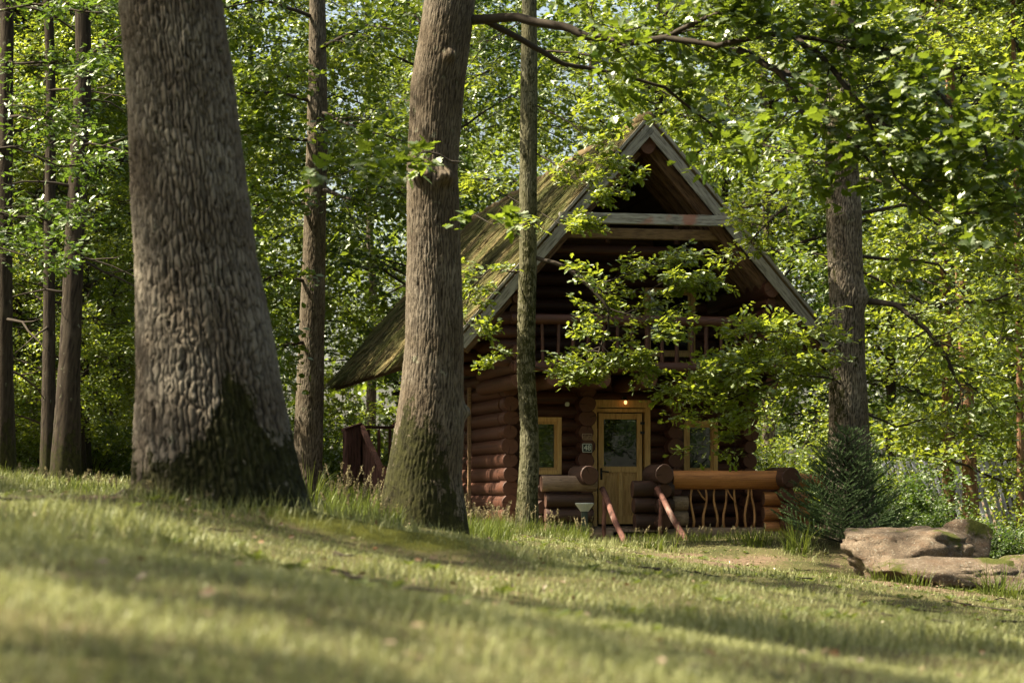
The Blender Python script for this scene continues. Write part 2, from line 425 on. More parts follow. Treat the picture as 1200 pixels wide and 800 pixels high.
# nothing grows under the cabin
th0 = math.atan(580/2800.); CO = np.array([1.81, 40.6]); cu = np.array([math.cos(th0), math.sin(th0)]); cv = np.array([-math.sin(th0), math.cos(th0)])
def uv(X, Y):
    return (X-CO[0])*cu[0]+(Y-CO[1])*cu[1], (X-CO[0])*cv[0]+(Y-CO[1])*cv[1]
U_, V_ = uv(PX, PY); keep &= ~((U_ > -2.6) & (U_ < 3.0) & (V_ > -2.15))
PX, PY, HH, WW = PX[keep], PY[keep], HH[keep], WW[keep]
P = np.stack([PX, PY, gz(PX, PY)-.008], -1)
pn = fnoise(np.stack([PX, PY, PX*0], -1), .55, 3, 3)
tall = smooth01(.50, .75, fnoise(np.stack([PX, PY, PX*0], -1), .9, 31, 2))
n = len(P)
grass = blades(P, HH*rng.uniform(.5, 1.5, n)*(.8+1.6*tall*smooth01(5, 11, PY)), WW*rng.uniform(.7, 1.3, n), rng.uniform(.1, 1.0, n), rng.uniform(0, 6.283, n),
               np.clip((pn-.5)*1.6+.45+rng.normal(0, .2, n), 0, 1), 'lawn_grass', M['grass'])
tag(grass, 'short green and straw coloured lawn grass over the sloping foreground', 'grass', kind='stuff')
print('blades', n)

# ------------------------------------------------------------------ trunks
def trunk_mesh(name, C, Rr, mat, nth, rows, cell=(.035, .13), amp=.012, lobes=0.0, moss=None, seed=1, groundz=None, burls=()):
    """C (k,3) centre line points, Rr radii; rows: z values. Bark plates are real relief."""
    C = np.asarray(C, float); Rr = np.asarray(Rr, float); rows = np.asarray(rows, float)
    cz = C[:, 2]; o = np.argsort(cz)
    cx_ = np.interp(rows, cz[o], C[o, 0]); cy_ = np.interp(rows, cz[o], C[o, 1]); rr = np.interp(rows, cz[o], Rr[o])
    th = np.arange(nth)*2*math.pi/nth; TH, ZZ = np.meshgrid(th, rows); RB = rr[:, None]+0*TH
    z0 = rows.min(); hgt = ZZ-z0
    ref = float(np.median(rr)); nc = max(6, 3*int(round(2*math.pi*ref/cell[0]/3)))
    Pn = np.stack([np.cos(TH).ravel(), np.sin(TH).ravel(), ZZ.ravel()], -1)
    warp = (fnoise(Pn*[1.5*ref/.2, 1.5*ref/.2, 1], 2.5, seed, 3).reshape(TH.shape)-.5)
    warp2 = fnoise(Pn*[ref*10, ref*10, 3.5], 3, seed+6, 2).reshape(TH.shape)-.5
    uu = TH/(2*math.pi)*nc+warp*2.2+warp2*1.1; vv = ZZ/cell[1]+warp*1.3+np.mod(np.floor(uu), 2)*.5
    iu = np.floor(uu).astype(int); iv = np.floor(vv).astype(int)
    f1 = np.full(TH.shape, 9.0); f2 = np.full(TH.shape, 9.0)
    for du in (-1, 0, 1):
        for dv in (-1, 0, 1):
            a = iu+du; b = iv+dv; aw = np.mod(a, nc)
            jx = _hash(aw, b, aw*0, seed+3); jy = _hash(aw, b, aw*0+5, seed+9)
            d = np.hypot(uu-(a+jx), vv-(b+jy))
            f2 = np.where(d < f1, f1, np.minimum(f2, d)); f1 = np.minimum(f1, d)
    plate = np.clip((f2-f1)/.26-.03, 0, 1)**.8*(.68+.55*fnoise(Pn*[ref*9, ref*9, 4], 3.0, seed+44, 2).reshape(TH.shape)).clip(0, 1.1)
    A_ = np.clip(np.abs(np.sin(math.pi*(TH/(2*math.pi)*nc+warp*1.3+warp2*1.5)))*2.5-.35, 0, 1)**.8
    A2 = np.clip(np.abs(np.sin(math.pi*(TH/(2*math.pi)*nc/3+warp*1.8+warp2*1.1)))*3.2-.2, 0, 1)
    plate = A_*(.38+.62*plate)*(.45+.55*A2)
    r = RB+amp*(plate-.6)*(1.0+1.2*warp)
    big = fnoise(Pn*[1, 1, .8], 1.6, seed+20, 3).reshape(TH.shape)
    r = r*(1+.10*(big-.5))
    if lobes:
        k = np.exp(-hgt/.45)
        r = r*(1+lobes*k*(.55*np.cos(5*TH+seed)+.35*np.cos(3*TH+1.7*seed)+.3*(big-.5)))
    for (bt, bz, bs, ba) in burls:
        dt = np.angle(np.exp(1j*(TH-bt)))*ref
        q = np.exp(-(dt**2+(ZZ-bz)**2)/bs**2)
        r = r+ba*q*(.7+1.2*fnoise(Pn*[2, 2, 2.5], 6, seed+5, 2).reshape(TH.shape))
    X = cx_[:, None]+r*np.cos(TH); Y = cy_[:, None]+r*np.sin(TH)
    V = np.stack([X, Y, ZZ], -1).reshape(-1, 3)
    m = len(rows); i = (np.arange(m-1)[:, None]*nth); j = np.arange(nth)[None]; j2 = (j+1) % nth
    Q = np.stack([i+j, i+j2, i+nth+j2, i+nth+j], -1).reshape(-1, 4)
    ms = np.zeros(len(V)) if moss is None else moss(TH.ravel(), ZZ.ravel(), Pn)
    return mesh_from(name, V, [Q], mat, True, attrs={'plate': plate.ravel(), 'moss': ms})

def measured(D, rowsLR, ext=()):
    """centre line and radii from (py, left, right) measurements at distance D"""
    C, Rr = [], []
    for (py, l, r) in rowsLR:
        C.append(at((l+r)/2, py, D)); Rr.append((r-l)/2/F*D)
    for (dx, dy, dz, r) in ext: C.append(C[0]+np.array([dx, dy, dz])); Rr.append(r)
    return np.array(C), np.array(Rr)

# ------------------------------------------------------------------ branches and leaves
LEAF_KITE = (np.array([[0, 0, 0], [.42, .30, .05], [1, 0, -.06], [.42, -.30, .05]]), [[0, 1, 2], [0, 2, 3]])
def _oak():
    half = [(.0, .0), (.26, .15), (.36, .10), (.56, .29), (.66, .17), (.84, .22), (1.0, 0)]
    up = [(x, y, .25*y) for x, y in half]; lo = [(x, -y, .25*y) for x, y in half[1:-1]][::-1]
    V = np.array(up+lo); k = len(half)
    fs = [list(range(k)), [0, k-1]+list(range(k, len(V)))]
    return V, fs
def _maple():
    half = [(0, 0), (-.04, .16), (.18, .42), (.26, .24), (.50, .46), (.56, .22), (.78, .22), (1.0, 0)]
    up = [(x, y, .18*y) for x, y in half]; lo = [(x, -y, .18*y) for x, y in half[1:-1]][::-1]
    V = np.array(up+lo); k = len(half)
    return V, [list(range(k)), [0, k-1]+list(range(k, len(V)))]
def _five():
    V = np.array([[0, 0, 0], [.30, .22, .03], [.62, .32, .04], [1, 0, -.06], [.62, -.32, .04], [.30, -.22, .03]])
    return V, [[0, 1, 2, 3], [0, 3, 4, 5]]
LEAF_OAK, LEAF_MAPLE, LEAF_FIVE = _oak(), _maple(), _five()

def leaves_mesh(name, P, D, Nn, S, mat, tpl, tint):
    """place leaf outline tpl at P, pointing along D with face normal about Nn"""
    D = D/(np.linalg.norm(D, axis=1)[:, None]+1e-9)
    B = np.cross(Nn, D); B /= np.linalg.norm(B, axis=1)[:, None]+1e-9
    Z = np.cross(D, B)
    T, fs = tpl
    V = P[:, None]+S[:, None, None]*(T[None, :, 0:1]*D[:, None]+T[None, :, 1:2]*B[:, None]+T[None, :, 2:3]*Z[:, None])
    m = len(T); o = np.arange(len(P))[:, None]*m; byk = {}
    for f in fs: byk.setdefault(len(f), []).append(o+np.array([f]))
    return mesh_from(name, V.reshape(-1, 3), [np.concatenate(v) for v in byk.values()], mat, False, attrs={'tint': np.repeat(tint, m)})

class Crown:
    def __init__(s, seed): s.r = np.random.default_rng(seed); s.br = []; s.tw = []; s.flat = .55; s.zs = .6; s.rk = 1.0
    def rand_dir(s, d, ang, flat=None):
        flat = s.flat if flat is None else flat
        d = d/np.linalg.norm(d); q = s.r.normal(0, 1, 3); q -= q.dot(d)*d; q /= np.linalg.norm(q)+1e-9
        v = d*math.cos(ang)+q*math.sin(ang); v[2] = v[2]*flat+.04
        return v/np.linalg.norm(v)
    def line(s, p, d, L, n, wob, lift):
        pts = [p]
        for _ in range(n):
            d = d+s.r.normal(0, wob, 3)+np.array([0, 0, lift]); d = d/np.linalg.norm(d)
            p = p+d*L/n; pts.append(p)
        return np.array(pts)
    def children(s, pts, r0, lvl, lens, cnt, t0=.25):
        """spawn side branches on a polyline"""
        if lvl >= len(lens): return
        m = len(pts)-1; L = lens[lvl]
        for k in range(cnt[lvl]):
            t = t0+(1-t0)*(k+s.r.uniform(0, 1))/cnt[lvl]; f = min(t*m, m-1e-4); i = int(f)
            p = pts[i]+(pts[i+1]-pts[i])*(f-i); d = pts[i+1]-pts[i]
            dd = s.rand_dir(d, s.r.uniform(.55, 1.15) if k < cnt[lvl]-1 else .25)
            s.branch(p, dd, L*s.r.uniform(.7, 1.25)*(1-.35*t), max(.003, r0*(1-.6*t)*.55)*s.rk, lvl+1, lens, cnt)
    def branch(s, p, d, L, r, lvl, lens, cnt, lift=.02):
        last = lvl >= len(lens)
        pts = s.line(p, d, L, 3 if last else 5, .22 if last else .17, lift if lvl > 1 else .03)
        rad = np.linspace(r, r*.35, len(pts)); s.br.append((pts, rad, lvl))
        if last: s.tw.append(pts)
        else: s.children(pts, r, lvl, lens, cnt)
    def limb(s, pts, r0, r1, lens, cnt, t0=.15):
        pts = np.asarray(pts, float)
        q = [pts[0]]
        for a, b in zip(pts[:-1], pts[1:]):
            for k in (1, 2, 3): q.append(a+(b-a)*k/3+s.r.normal(0, .012, 3)*np.linalg.norm(b-a)*(k < 3))
        pts = np.array(q); s.br.append((pts, np.linspace(r0, r1, len(pts)), 1)); s.children(pts, r0*.6, 0, lens, cnt, t0)
    def wood(s, name, mat, parent=None, test=None):
        mb = MB()
        for pts, rad, lvl in s.br:
            if test is not None and test(pts[-1:])[0] : continue
            mb.tube(pts, rad, 7 if rad[0] > .03 else (4 if rad[0] > .008 else 3), cap=False)
        return mb.mesh(name, mat, True)
    def foliage(s, name, mat, per, size, tpl, spread=.06, flat=.45, test=None):
        T = np.array(s.tw); n, k, _ = T.shape; r = s.r
        idx = np.repeat(np.arange(n), per); N_ = len(idx)
        t = r.uniform(.12, 1.0, N_)**.8*(k-1); i = np.minimum(t.astype(int), k-2); f = (t-i)[:, None]
        A = T[idx, i]; Bp = T[idx, i+1]; P = A+(Bp-A)*f; d = Bp-A; d /= np.linalg.norm(d, axis=1)[:, None]+1e-9
        side = np.cross(d, [0, 0, 1.0]); side /= np.linalg.norm(side, axis=1)[:, None]+1e-9
        D = d*r.uniform(.1, 1.1, N_)[:, None]+side*r.choice([-1, 1], N_)[:, None]*r.uniform(.2, 1.1, N_)[:, None]+r.normal(0, .28, (N_, 3))
        D[:, 2] -= .15
        P = P+r.normal(0, spread, (N_, 3))*[1, 1, s.zs]
        Nn = np.array([0, 0, 1.0])+r.normal(0, flat, (N_, 3))
        S = size*r.uniform(.6, 1.3, N_)
        tint = np.clip(.5+.35*(r.uniform(-1, 1, n)[idx])+r.normal(0, .18, N_), 0, 1)
        if test is not None:
            kp = ~test(P); P, D, Nn, S, tint = P[kp], D[kp], Nn[kp], S[kp], tint[kp]
        return leaves_mesh(name, P, D, Nn, S, mat, tpl, tint)

def in_cabin(P):
    """points inside the cabin volume (roof and walls)"""
    u, v = uv(P[:, 0], P[:, 1]); z = P[:, 2]-E
    return (v > -2.3) & (v < 13.4) & (np.abs(u) < 3.7) & (z < 6.35-1.14*np.abs(u)) & ((z > 1.6) | (np.abs(u) < 2.3)) & ((v > -1.9) | (z > 2.0))

def forest_crown(seed, H, zlow, rad, nlimb, leafmat, per=11, size=.105, tpl=LEAF_KITE, lens=None, cnt=None, leanup=.25):
    c = Crown(seed); r = c.r
    for k in range(nlimb):
        t = (k+r.uniform(0, 1))/nlimb; z = zlow+(H-zlow)*t
        prof = rad*(math.sin(math.pi*min(1, .18+.82*t)**.9)**.55 if t < .97 else .3)
        az = k*2.39996+r.uniform(-.3, .3); up = leanup+.6*t
        d = np.array([math.cos(az), math.sin(az), up]); d /= np.linalg.norm(d)
        L = max(1.2, prof*r.uniform(.75, 1.2))
        pts = c.line(np.array([0, 0, z]), d, L, 6, .12, -.02)
        r0 = .010+.010*L; c.br.append((pts, np.linspace(r0, .008, len(pts)), 1)); c.children(pts, r0*.6, 0, lens or [1.5, .75], cnt or [7, 5], .22)
    return c

print('protos')
PROTO = []
for k, (H, zl, rad, nl, mt, sz) in enumerate((
        (17, 1.8, 3.9, 34, 'leaf', .115), (19, 2.6, 4.2, 34, 'leaf_deep', .12),
        (14, 1.0, 3.4, 32, 'leaf_fresh', .11), (18, 4.5, 4.4, 30, 'leaf', .12))):
    c = forest_crown(100+k, H, zl, rad, nl, M[mt], cnt=[8, 6])
    PROTO.append((c.wood('branches', M['twig']), c.foliage('crown', M[mt], 14, sz*1.32, LEAF_KITE, .14, .55), H))
# straight trunk shared by the filler trees
def plain_trunk(name, H, r, mat, seed, cell=(.045, .2), amp=.012, nth=40, nrow=70):
    rows = np.concatenate([np.linspace(-.4, 7, nrow), np.linspace(7.5, H*.97, 12)])
    rs = np.random.default_rng(seed); zz = np.linspace(-.4, H*.97, 9)
    C = np.stack([np.cumsum(rs.normal(0, .09, 9)), np.cumsum(rs.normal(0, .09, 9)), zz], -1); C[:, :2] -= C[0, :2]
    rad = r*(1-.82*(zz/H).clip(0, 1))+r*.5*np.exp(-(zz+.4)/.5)
    mossf = lambda t, z, P: smooth01(1.6, .0, z+1.2*(fnoise(P*[1, 1, .7], 1.7, seed, 2)-.3))
    return trunk_mesh(name, C, rad, mat, nth, rows, cell, amp, .12, mossf, seed)
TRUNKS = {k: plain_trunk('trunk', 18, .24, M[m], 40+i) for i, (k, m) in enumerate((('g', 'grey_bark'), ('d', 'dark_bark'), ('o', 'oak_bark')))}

NF = [0]
def forest_tree(X, Y, rad, proto, kind, label, group=None, lean=(0, 0), sc_=1.0, rz=None, name='forest_tree', cs=1.0, up=0):
    z = float(gz(X, Y)); NF[0] += 1
    t = thing(name, label, 'tree', (X, Y, z), 0, group)
    t.rotation_euler = (lean[1], lean[0], 0)
    br, cr, H = PROTO[proto]
    s = rad/.24
    o = mobj('trunk', TRUNKS[kind], t); o.scale = (s, s, sc_)
    a = rz if rz is not None else NF[0]*2.1
    if up > 5:                                       # dead side branches on the bare lower stem
        rb = random.Random(NF[0])
        for k in range(9):
            z_ = rb.uniform(1.2, 8.5); a_ = rb.uniform(0, 6.28); L_ = rb.uniform(.5, 1.8); pts = [(0, 0, z_)]; up_ = rb.uniform(-.15, .5)
            for j in range(1, 6): a_ += rb.uniform(-.3, .3); pts.append((pts[-1][0]+math.cos(a_)*L_/5, pts[-1][1]+math.sin(a_)*L_/5, pts[-1][2]+L_/5*(up_-.12*j)+rb.uniform(-.04, .04)))
            mb = MB(); mb.tube(pts, np.linspace(.026, .006, 6), 5)
            if L_ > .9: mb.tube([pts[2], tuple(np.array(pts[3])+[.1, -.15, .12]), tuple(np.array(pts[3])+[.25, -.3, .16])], [.011, .008, .004], 4)
            mb.build('dead_branch', M['twig'], t, True)
    for nm, me in (('branches', br), ('crown', cr)):
        q = mobj(nm, me, t); q.rotation_euler = (0, 0, a); q.scale = (sc_*cs,)*3; q.location.z = up
    return t

# ---- the big oak in the left foreground
D1 = 16.0
C, Rr = measured(D1, [(0, 138, 262), (100, 147, 275), (200, 153, 287), (300, 158, 300), (400, 158, 322), (460, 157, 333), (520, 156, 346), (560, 154, 356), (590, 150, 366), (640, 144, 376)],
                 [(-.25, .2, 3, .33), (-.5, .5, 7, .2)])
def moss1(th, z, P):
    side = np.cos(th-(-.55))        # right, front side
    nz = fnoise(P*[1.2, 1.2, 1], 1.8, 77, 3)-.5
    zz = z-(E-.15)
    a = 1-smooth01(-.05, .62, zz-.62*np.clip(side, -.2, 1)*.75+nz*1.5)
    return np.clip(a*1.05, 0, 1)
rows = np.concatenate([np.linspace(E-.55, E+3.45, 390), np.linspace(E+3.6, E+10, 16)])
t = thing('oak_tree', 'massive old oak trunk with deeply furrowed bark and mossy foot at left', 'tree', (C[-3][0], D1, gz(C[-3][0], D1)))
TREE1 = t
def local(me, root):
    me.transform(Matrix.Translation(-root.location)); return me
mobj('trunk', local(trunk_mesh('trunk', C, Rr*.97, M['oak_bark'], 400, rows, (.031, .12), .027, .16, moss1, 3), t), t)
# roots running out at its foot
def root_tube(pts, rad, seed, mossv=1.0):
    pts = np.asarray(pts, float); n = 60; s = np.linspace(0, 1, n); k = np.linspace(0, 1, len(pts))
    c = np.stack([np.interp(s, k, pts[:, i]) for i in range(3)], -1); rr = np.interp(s, k, rad)
    nth = 26; th = np.arange(nth)*2*math.pi/nth
    tg = np.gradient(c, axis=0); tg /= np.linalg.norm(tg, axis=1)[:, None]; a = np.cross(tg, [0, 0, 1.0]); a /= np.linalg.norm(a, axis=1)[:, None]; b = np.cross(a, tg)
    V = c[:, None]+rr[:, None, None]*(np.cos(th)[None, :, None]*a[:, None]+.8*np.sin(th)[None, :, None]*b[:, None])
    V = V.reshape(-1, 3); nz = fnoise(V, 5, seed, 3)-.5
    cc = np.repeat(c, nth, 0); nz2 = fnoise(V, 14, seed+2, 3)-.5; V = cc+(V-cc)*(1+1.0*nz+.5*nz2)[:, None]; V[:, 2] -= .02
    i = (np.arange(n-1)[:, None]*nth); j = np.arange(nth)[None]; j2 = (j+1) % nth
    Q = np.stack([i+j, i+j2, i+nth+j2, i+nth+j], -1).reshape(-1, 4)
    return mesh_from('root', V, [Q], M['oak_bark'], True, attrs={'plate': np.clip(nz+.6, 0, 1), 'moss': np.full(len(V), mossv)})
for pts, rad, ms in (
        ([(-1.55, 15.9, E+.0), (-1.33, 15.78, E-.18), (-1.12, 15.70, E-.30), (-.9, 15.6, E-.40)], [.14, .09, .05, .02], .85),
        ([(-2.35, 15.7, E+.0), (-2.65, 15.5, E-.1), (-3.0, 15.3, E-.2)], [.15, .07, .02], .6)):
    mobj('root', local(root_tube(pts, rad, 5, ms), t), t)
# crown high above the frame, it throws the shade on the lawn
def high_crown(root, top, seed, rad, nl, leafm, H, zl):
    c = forest_crown(seed, H, zl, rad, nl, leafm, leanup=.35)
    b = mobj('branches', c.wood('branches', M['twig']), root); f = mobj('crown', c.foliage('crown', leafm, 12, .12, LEAF_KITE, .1, .6), root)
    for q in (b, f): q.location = tuple(top)
high_crown(t, (-.4, .3, 3.6), 211, 4.6, 26, M['leaf'], 9, 1.6)

# ---- the middle tree
D2 = 25.0
C, Rr = measured(D2, [(0, 497, 556), (50, 490, 550), (100, 482, 543), (200, 477, 537), (300, 477, 540), (400, 475, 543), (450, 470, 543), (500, 463, 543), (560, 452, 540), (600, 445, 545), (650, 440, 550)],
                 [(.25, 0, 3, .2), (.5, .2, 7, .12)])
def moss2(th, z, P):
    side = np.cos(th-(-2.5))
    nz = fnoise(P*[1.2, 1.2, 1], 1.8, 71, 3)-.5
    zz = z-(E-.2)
    return np.clip(1-smooth01(-.05, .8, zz-.85*np.clip(side, -.6, 1)*.85+nz*1.4), 0, 1)
rows = np.concatenate([np.linspace(E-.7, E+5.4, 340), np.linspace(E+5.6, E+12, 14)])
t = thing('lime_tree', 'tall brown trunk with a burl and mossy base standing left of the cabin', 'tree', (C[-3][0], D2, gz(C[-3][0], D2)))
TREE2 = t
burl_z = E+(575-208)/F*D2
mobj('trunk', local(trunk_mesh('trunk', C, Rr, M['grey_bark'], 220, rows, (.030, .22), .013, .16, moss2, 8,
     burls=[(-1.9, burl_z, .10, .10), (-1.1, burl_z-.02, .08, .11), (-1.5, burl_z-.1, .1, .03), (-1.2, E+(575-70)/F*D2, .06, .05), (0.1, E+(575-482)/F*D2, .07, .05)]), t), t)
c = Crown(31); LN, CN = [.95, .5], [8, 5]
def lp(*a, D=D2): return [at(x, y, D+dd) for (x, y, dd) in a]
c.limb(lp((545, 24, 0), (575, 22, -.1), (605, 20, -.2), (632, 27, -.3), (660, 31, -.4), (688, 43, -.5), (712, 44, -.6), (732, 51, -.7), (780, 44, -.9), (840, 54, -1.2), (900, 40, -1.4), (960, 46, -1.6), (1020, 60, -1.8)), .055, .022, LN, [24, 5], .42)
c.limb(lp((570, 25, 0), (625, 55, .3), (660, 75, .4), (700, 82, .5), (780, 103, .6), (840, 150, .8)), .036, .013, LN, [11, 5], .5)
c.limb(lp((865, 58, -1.2), (915, 85, -1.4), (945, 140, -1.6), (1000, 165, -1.8), (1040, 220, -2)), .036, .012, LN, [17, 5], .1)
c.limb(lp((930, 42, -1.5), (975, 80, -1.9), (1010, 125, -2.1), (1055, 160, -2.3), (1110, 190, -2.5)), .034, .012, LN, [19, 5], .1)
c.limb(lp((980, 50, -1.6), (1040, 60, -2.2), (1100, 110, -2.6), (1150, 160, -2.9), (1165, 215, -3)), .032, .012, LN, [19, 5], .1)
c.limb(lp((780, 44, -.9), (830, 20, -1.2), (900, -5, -1.6), (990, -20, -2)), .03, .01, LN, [15, 5], .1)
c.limb(lp((1010, 125, -2.1), (1050, 210, -2.4), (1100, 250, -2.6), (1150, 250, -2.8)), .018, .007, LN, [12, 5], .1)
mobj('branches', local(c.wood('branches', M['twig']), t), t)
mobj('crown', local(c.foliage('crown', M['leaf_maple'], 10, .112, LEAF_MAPLE, .08, .45), t), t)
# drooping spray in front of the trunk
c = Crown(37)
c.limb([at(538, 190, 24.7), at(500, 178, 23), at(470, 190, 21.5), at(430, 195, 20.5), at(380, 212, 20)], .012, .004, [.36, .2], [9, 4], .15)
c.limb([at(540, 250, 24.9), at(575, 262, 23.5), at(600, 268, 22.5)], .006, .003, [.3, .18], [5, 3], .3)
mobj('branches', local(c.wood('low_branches', M['twig']), t), t)
mobj('leaf_spray', local(c.foliage('leaf_spray', M['leaf_maple'], 5, .12, LEAF_MAPLE, .03, .3), t), t)['kind'] = 'stuff'
high_crown(t, (.4, 0, 6.4), 223, 4.6, 22, M['leaf'], 8, 1.0)

# ---- the slim tree before the porch
D3 = 36.6
C, Rr = measured(D3, [(-60, 613, 628), (95, 610, 630), (200, 609, 629), (300, 609, 629), (400, 606, 627), (440, 606, 627), (500, 610, 631), (540, 609, 632), (580, 606, 630), (620, 603, 632), (660, 602, 634)],
                 [(.1, 0, 2, .08), (.3, 0, 5, .04)])
mossf = lambda th, z, P: np.clip(.33+.9*(fnoise(P, 1.2, 9, 3)-.5)+.12*smooth01(1.5, -.5, z-E), 0, .62)
rows = np.concatenate([np.linspace(E-1.1, E+7.8, 420), np.linspace(E+8, E+12, 8)])
t = thing('young_oak', 'slim green grey oak trunk with leafy boughs directly in front of the cabin', 'tree', (C[-3][0], D3, gz(C[-3][0], D3)))
mobj('trunk', local(trunk_mesh('trunk', C, Rr, M['green_bark'], 90, rows, (.022, .10), .012, .1, mossf, 14), t), t)
c = Crown(41); c.flat = .30; c.zs = .3; c.rk = 1.35; LN, CN = [.75, .34], [9, 6]
q = lambda *a: [at(x, y, D3+dd) for (x, y, dd) in a]
c.limb(q((622, 300, 0), (661, 312, -.2), (692, 337, -.3), (713, 361, -.35), (713, 385, -.35), (700, 418, -.4), (680, 432, -.4)), .034, .010, LN, [20, 6], .15)
c.limb(q((692, 337, -.3), (735, 322, -.4), (780, 305, -.5), (815, 325, -.6)), .012, .005, LN, [13, 6], .1)
c.limb(q((713, 361, -.35), (750, 372, -.4), (775, 400, -.4), (765, 430, -.4)), .011, .004, LN, [13, 6], .1)
c.limb(q((750, 345, -.4), (790, 325, -.5), (815, 335, -.5)), .009, .004, [.5, .28], [7, 6], .1)
c.limb(q((700, 400, -.4), (725, 425, -.4), (750, 440, -.5)), .009, .004, [.4, .25], [7, 6], .1)
c.limb(q((627, 430, 0), (650, 436, -.2), (672, 446, -.3), (690, 440, -.3)), .010, .004, [.4, .24], [7, 5], .3)
c.limb(q((608, 428, 0), (592, 420, -.1), (577, 424, -.1)), .006, .003, [.22, .16], [4, 4], .3)
c.limb(q((612, 318, 0), (573, 316, -.3), (552, 338, -.4), (542, 372, -.4), (556, 392, -.4)), .014, .004, [.5, .28], [12, 5], .15)
c.limb(q((622, 175, 0), (655, 196, -.3), (682, 216, -.4), (705, 232, -.5), (742, 212, -.5)), .014, .004, [.42, .24], [13, 6], .15)
c.limb(q((622, 120, 0), (670, 145, -.4), (695, 170, -.5), (705, 195, -.5)), .014, .004, [.5, .28], [12, 6], .2)
c.limb(q((624, 245, 0), (655, 262, -.3), (680, 270, -.4)), .010, .004, [.5, .28], [8, 5], .2)
c.limb(q((612, 240, 0), (580, 222, .2), (560, 215, .3)), .010, .004, [.5, .28], [6, 5], .2)
c.limb(q((622, 60, 0), (700, 66, -.5), (745, 90, -.7), (800, 120, -.8), (812, 150, -.8)), .018, .005, [.6, .3], [14, 6], .3)
c.limb(q((620, 20, 0), (570, 50, .2), (540, 90, .3)), .012, .005, LN, [8, 6], .2)
mobj('branches', local(c.wood('branches', M['twig']), t), t)
mobj('crown', local(c.foliage('crown', M['leaf_fresh'], 11, .105, LEAF_OAK, .05, .42), t), t)

# ---- the oak at the right of the cabin
D4 = 38.2
C, Rr = measured(D4, [(-60, 978, 1006), (60, 972, 1003), (190, 967, 1005), (260, 969, 1010), (350, 972, 1012), (420, 973, 1013), (500, 972, 1018), (580, 966, 1024), (620, 960, 1030), (660, 955, 1035)],
                 [(.2, 0, 3, .15), (.4, 0, 7, .05)])
mossf = lambda th, z, P: np.clip(.30+1.5*(fnoise(P*[.8, .8, .8], 1.5, 59, 3)-.5)+.25*np.cos(th-2.6), 0, 1)
rows = np.concatenate([np.linspace(E-1.6, E+8.2, 420), np.linspace(E+8.5, E+13, 10)])
t = thing('oak_tree', 'oak with mossy dark patches on its trunk between the cabin and the boulders', 'tree', (C[-3][0], D4, gz(C[-3][0], D4)))
mobj('trunk', local(trunk_mesh('trunk', C, Rr, M['oak_bark'], 160, rows, (.032, .13), .018, .15, mossf, 19,
     burls=[(-.5, E+(575-348)/F*D4, .16, .07), (-2.3, E+(575-405)/F*D4, .1, .05), (-1.8, E+(575-255)/F*D4, .12, .05)]), t), t)
c = Crown(53); c.flat = .34; c.zs = .35; c.rk = 1.3; q = lambda *a: [at(x, y, D4+dd) for (x, y, dd) in a]; LN = [.95, .42]
c.limb(q((1008, 352, 0), (1050, 357, -.3), (1085, 385, -.4), (1110, 420, -.5), (1130, 460, -.5), (1112, 500, -.5)), .055, .012, LN, [20, 6], .2)
c.limb(q((1050, 357, -.3), (1110, 356, 0), (1170, 350, .2), (1210, 330, .3)), .035, .01, LN, [14, 6], .15)
c.limb(q((1120, 440, -.5), (1160, 470, -.6), (1180, 500, -.7)), .014, .005, LN, [9, 6], .1)
c.limb(q((975, 443, -.1), (930, 438, -.9), (890, 452, -1.3), (850, 470, -1.6), (838, 500, -1.7)), .026, .006, LN, [22, 6], .12)
c.limb(q((976, 420, -.1), (930, 412, -.8), (880, 420, -1.2), (845, 440, -1.6)), .02, .006, [.75, .36], [16, 6], .15)
c.limb(q((985, 405, -.3), (955, 395, -1.0), (915, 388, -1.5), (875, 392, -1.8)), .024, .007, [.6, .32], [18, 6], .08)
c.limb(q((985, 450, -.3), (958, 425, -1.2), (920, 420, -1.6), (880, 425, -1.9), (845, 445, -2.1)), .02, .006, [.6, .3], [18, 6], .08)
c.limb(q((880, 455, -1.3), (868, 490, -1.4), (860, 528, -1.5)), .009, .003, [.36, .22], [8, 5], .15)
c.limb(q((850, 470, -1.6), (820, 460, -1.8), (795, 455, -1.9)), .009, .003, [.5, .26], [8, 5], .1)
c.limb(q((985, 205, 0), (940, 226, -.5), (905, 255, -.6), (878, 285, -.6)), .04, .01, LN, [14, 6], .3)
c.limb(q((990, 190, 0), (1015, 150, -.4), (1050, 90, -.6), (1090, 40, -.6)), .05, .012, LN, [14, 6], .2)
c.limb(q((1005, 250, 0), (1060, 240, .4), (1110, 270, .6), (1160, 290, .8)), .035, .01, LN, [12, 6], .2)
c.limb(q((985, 120, 0), (930, 90, .4), (880, 60, .6), (820, 50, .8)), .04, .01, LN, [14, 6], .2)
c.limb(q((1000, 60, 0), (1080, 20, .6), (1160, 40, .9)), .035, .01, LN, [12, 6], .2)
c.limb(q((1006, 480, 0), (1050, 500, .3), (1090, 490, .5), (1140, 520, .7)), .02, .006, LN, [12, 6], .2)
c.limb(q((1008, 300, 0), (1100, 310, 1.2), (1170, 400, 1.6)), .03, .008, LN, [12, 6], .2)
cull4 = lambda P: in_cabin(P)
mobj('branches', local(c.wood('branches', M['twig']), t), t)
mobj('crown', local(c.foliage('crown', M['leaf_fresh'], 10, .112, LEAF_OAK, .07, .45, cull4), t), t)

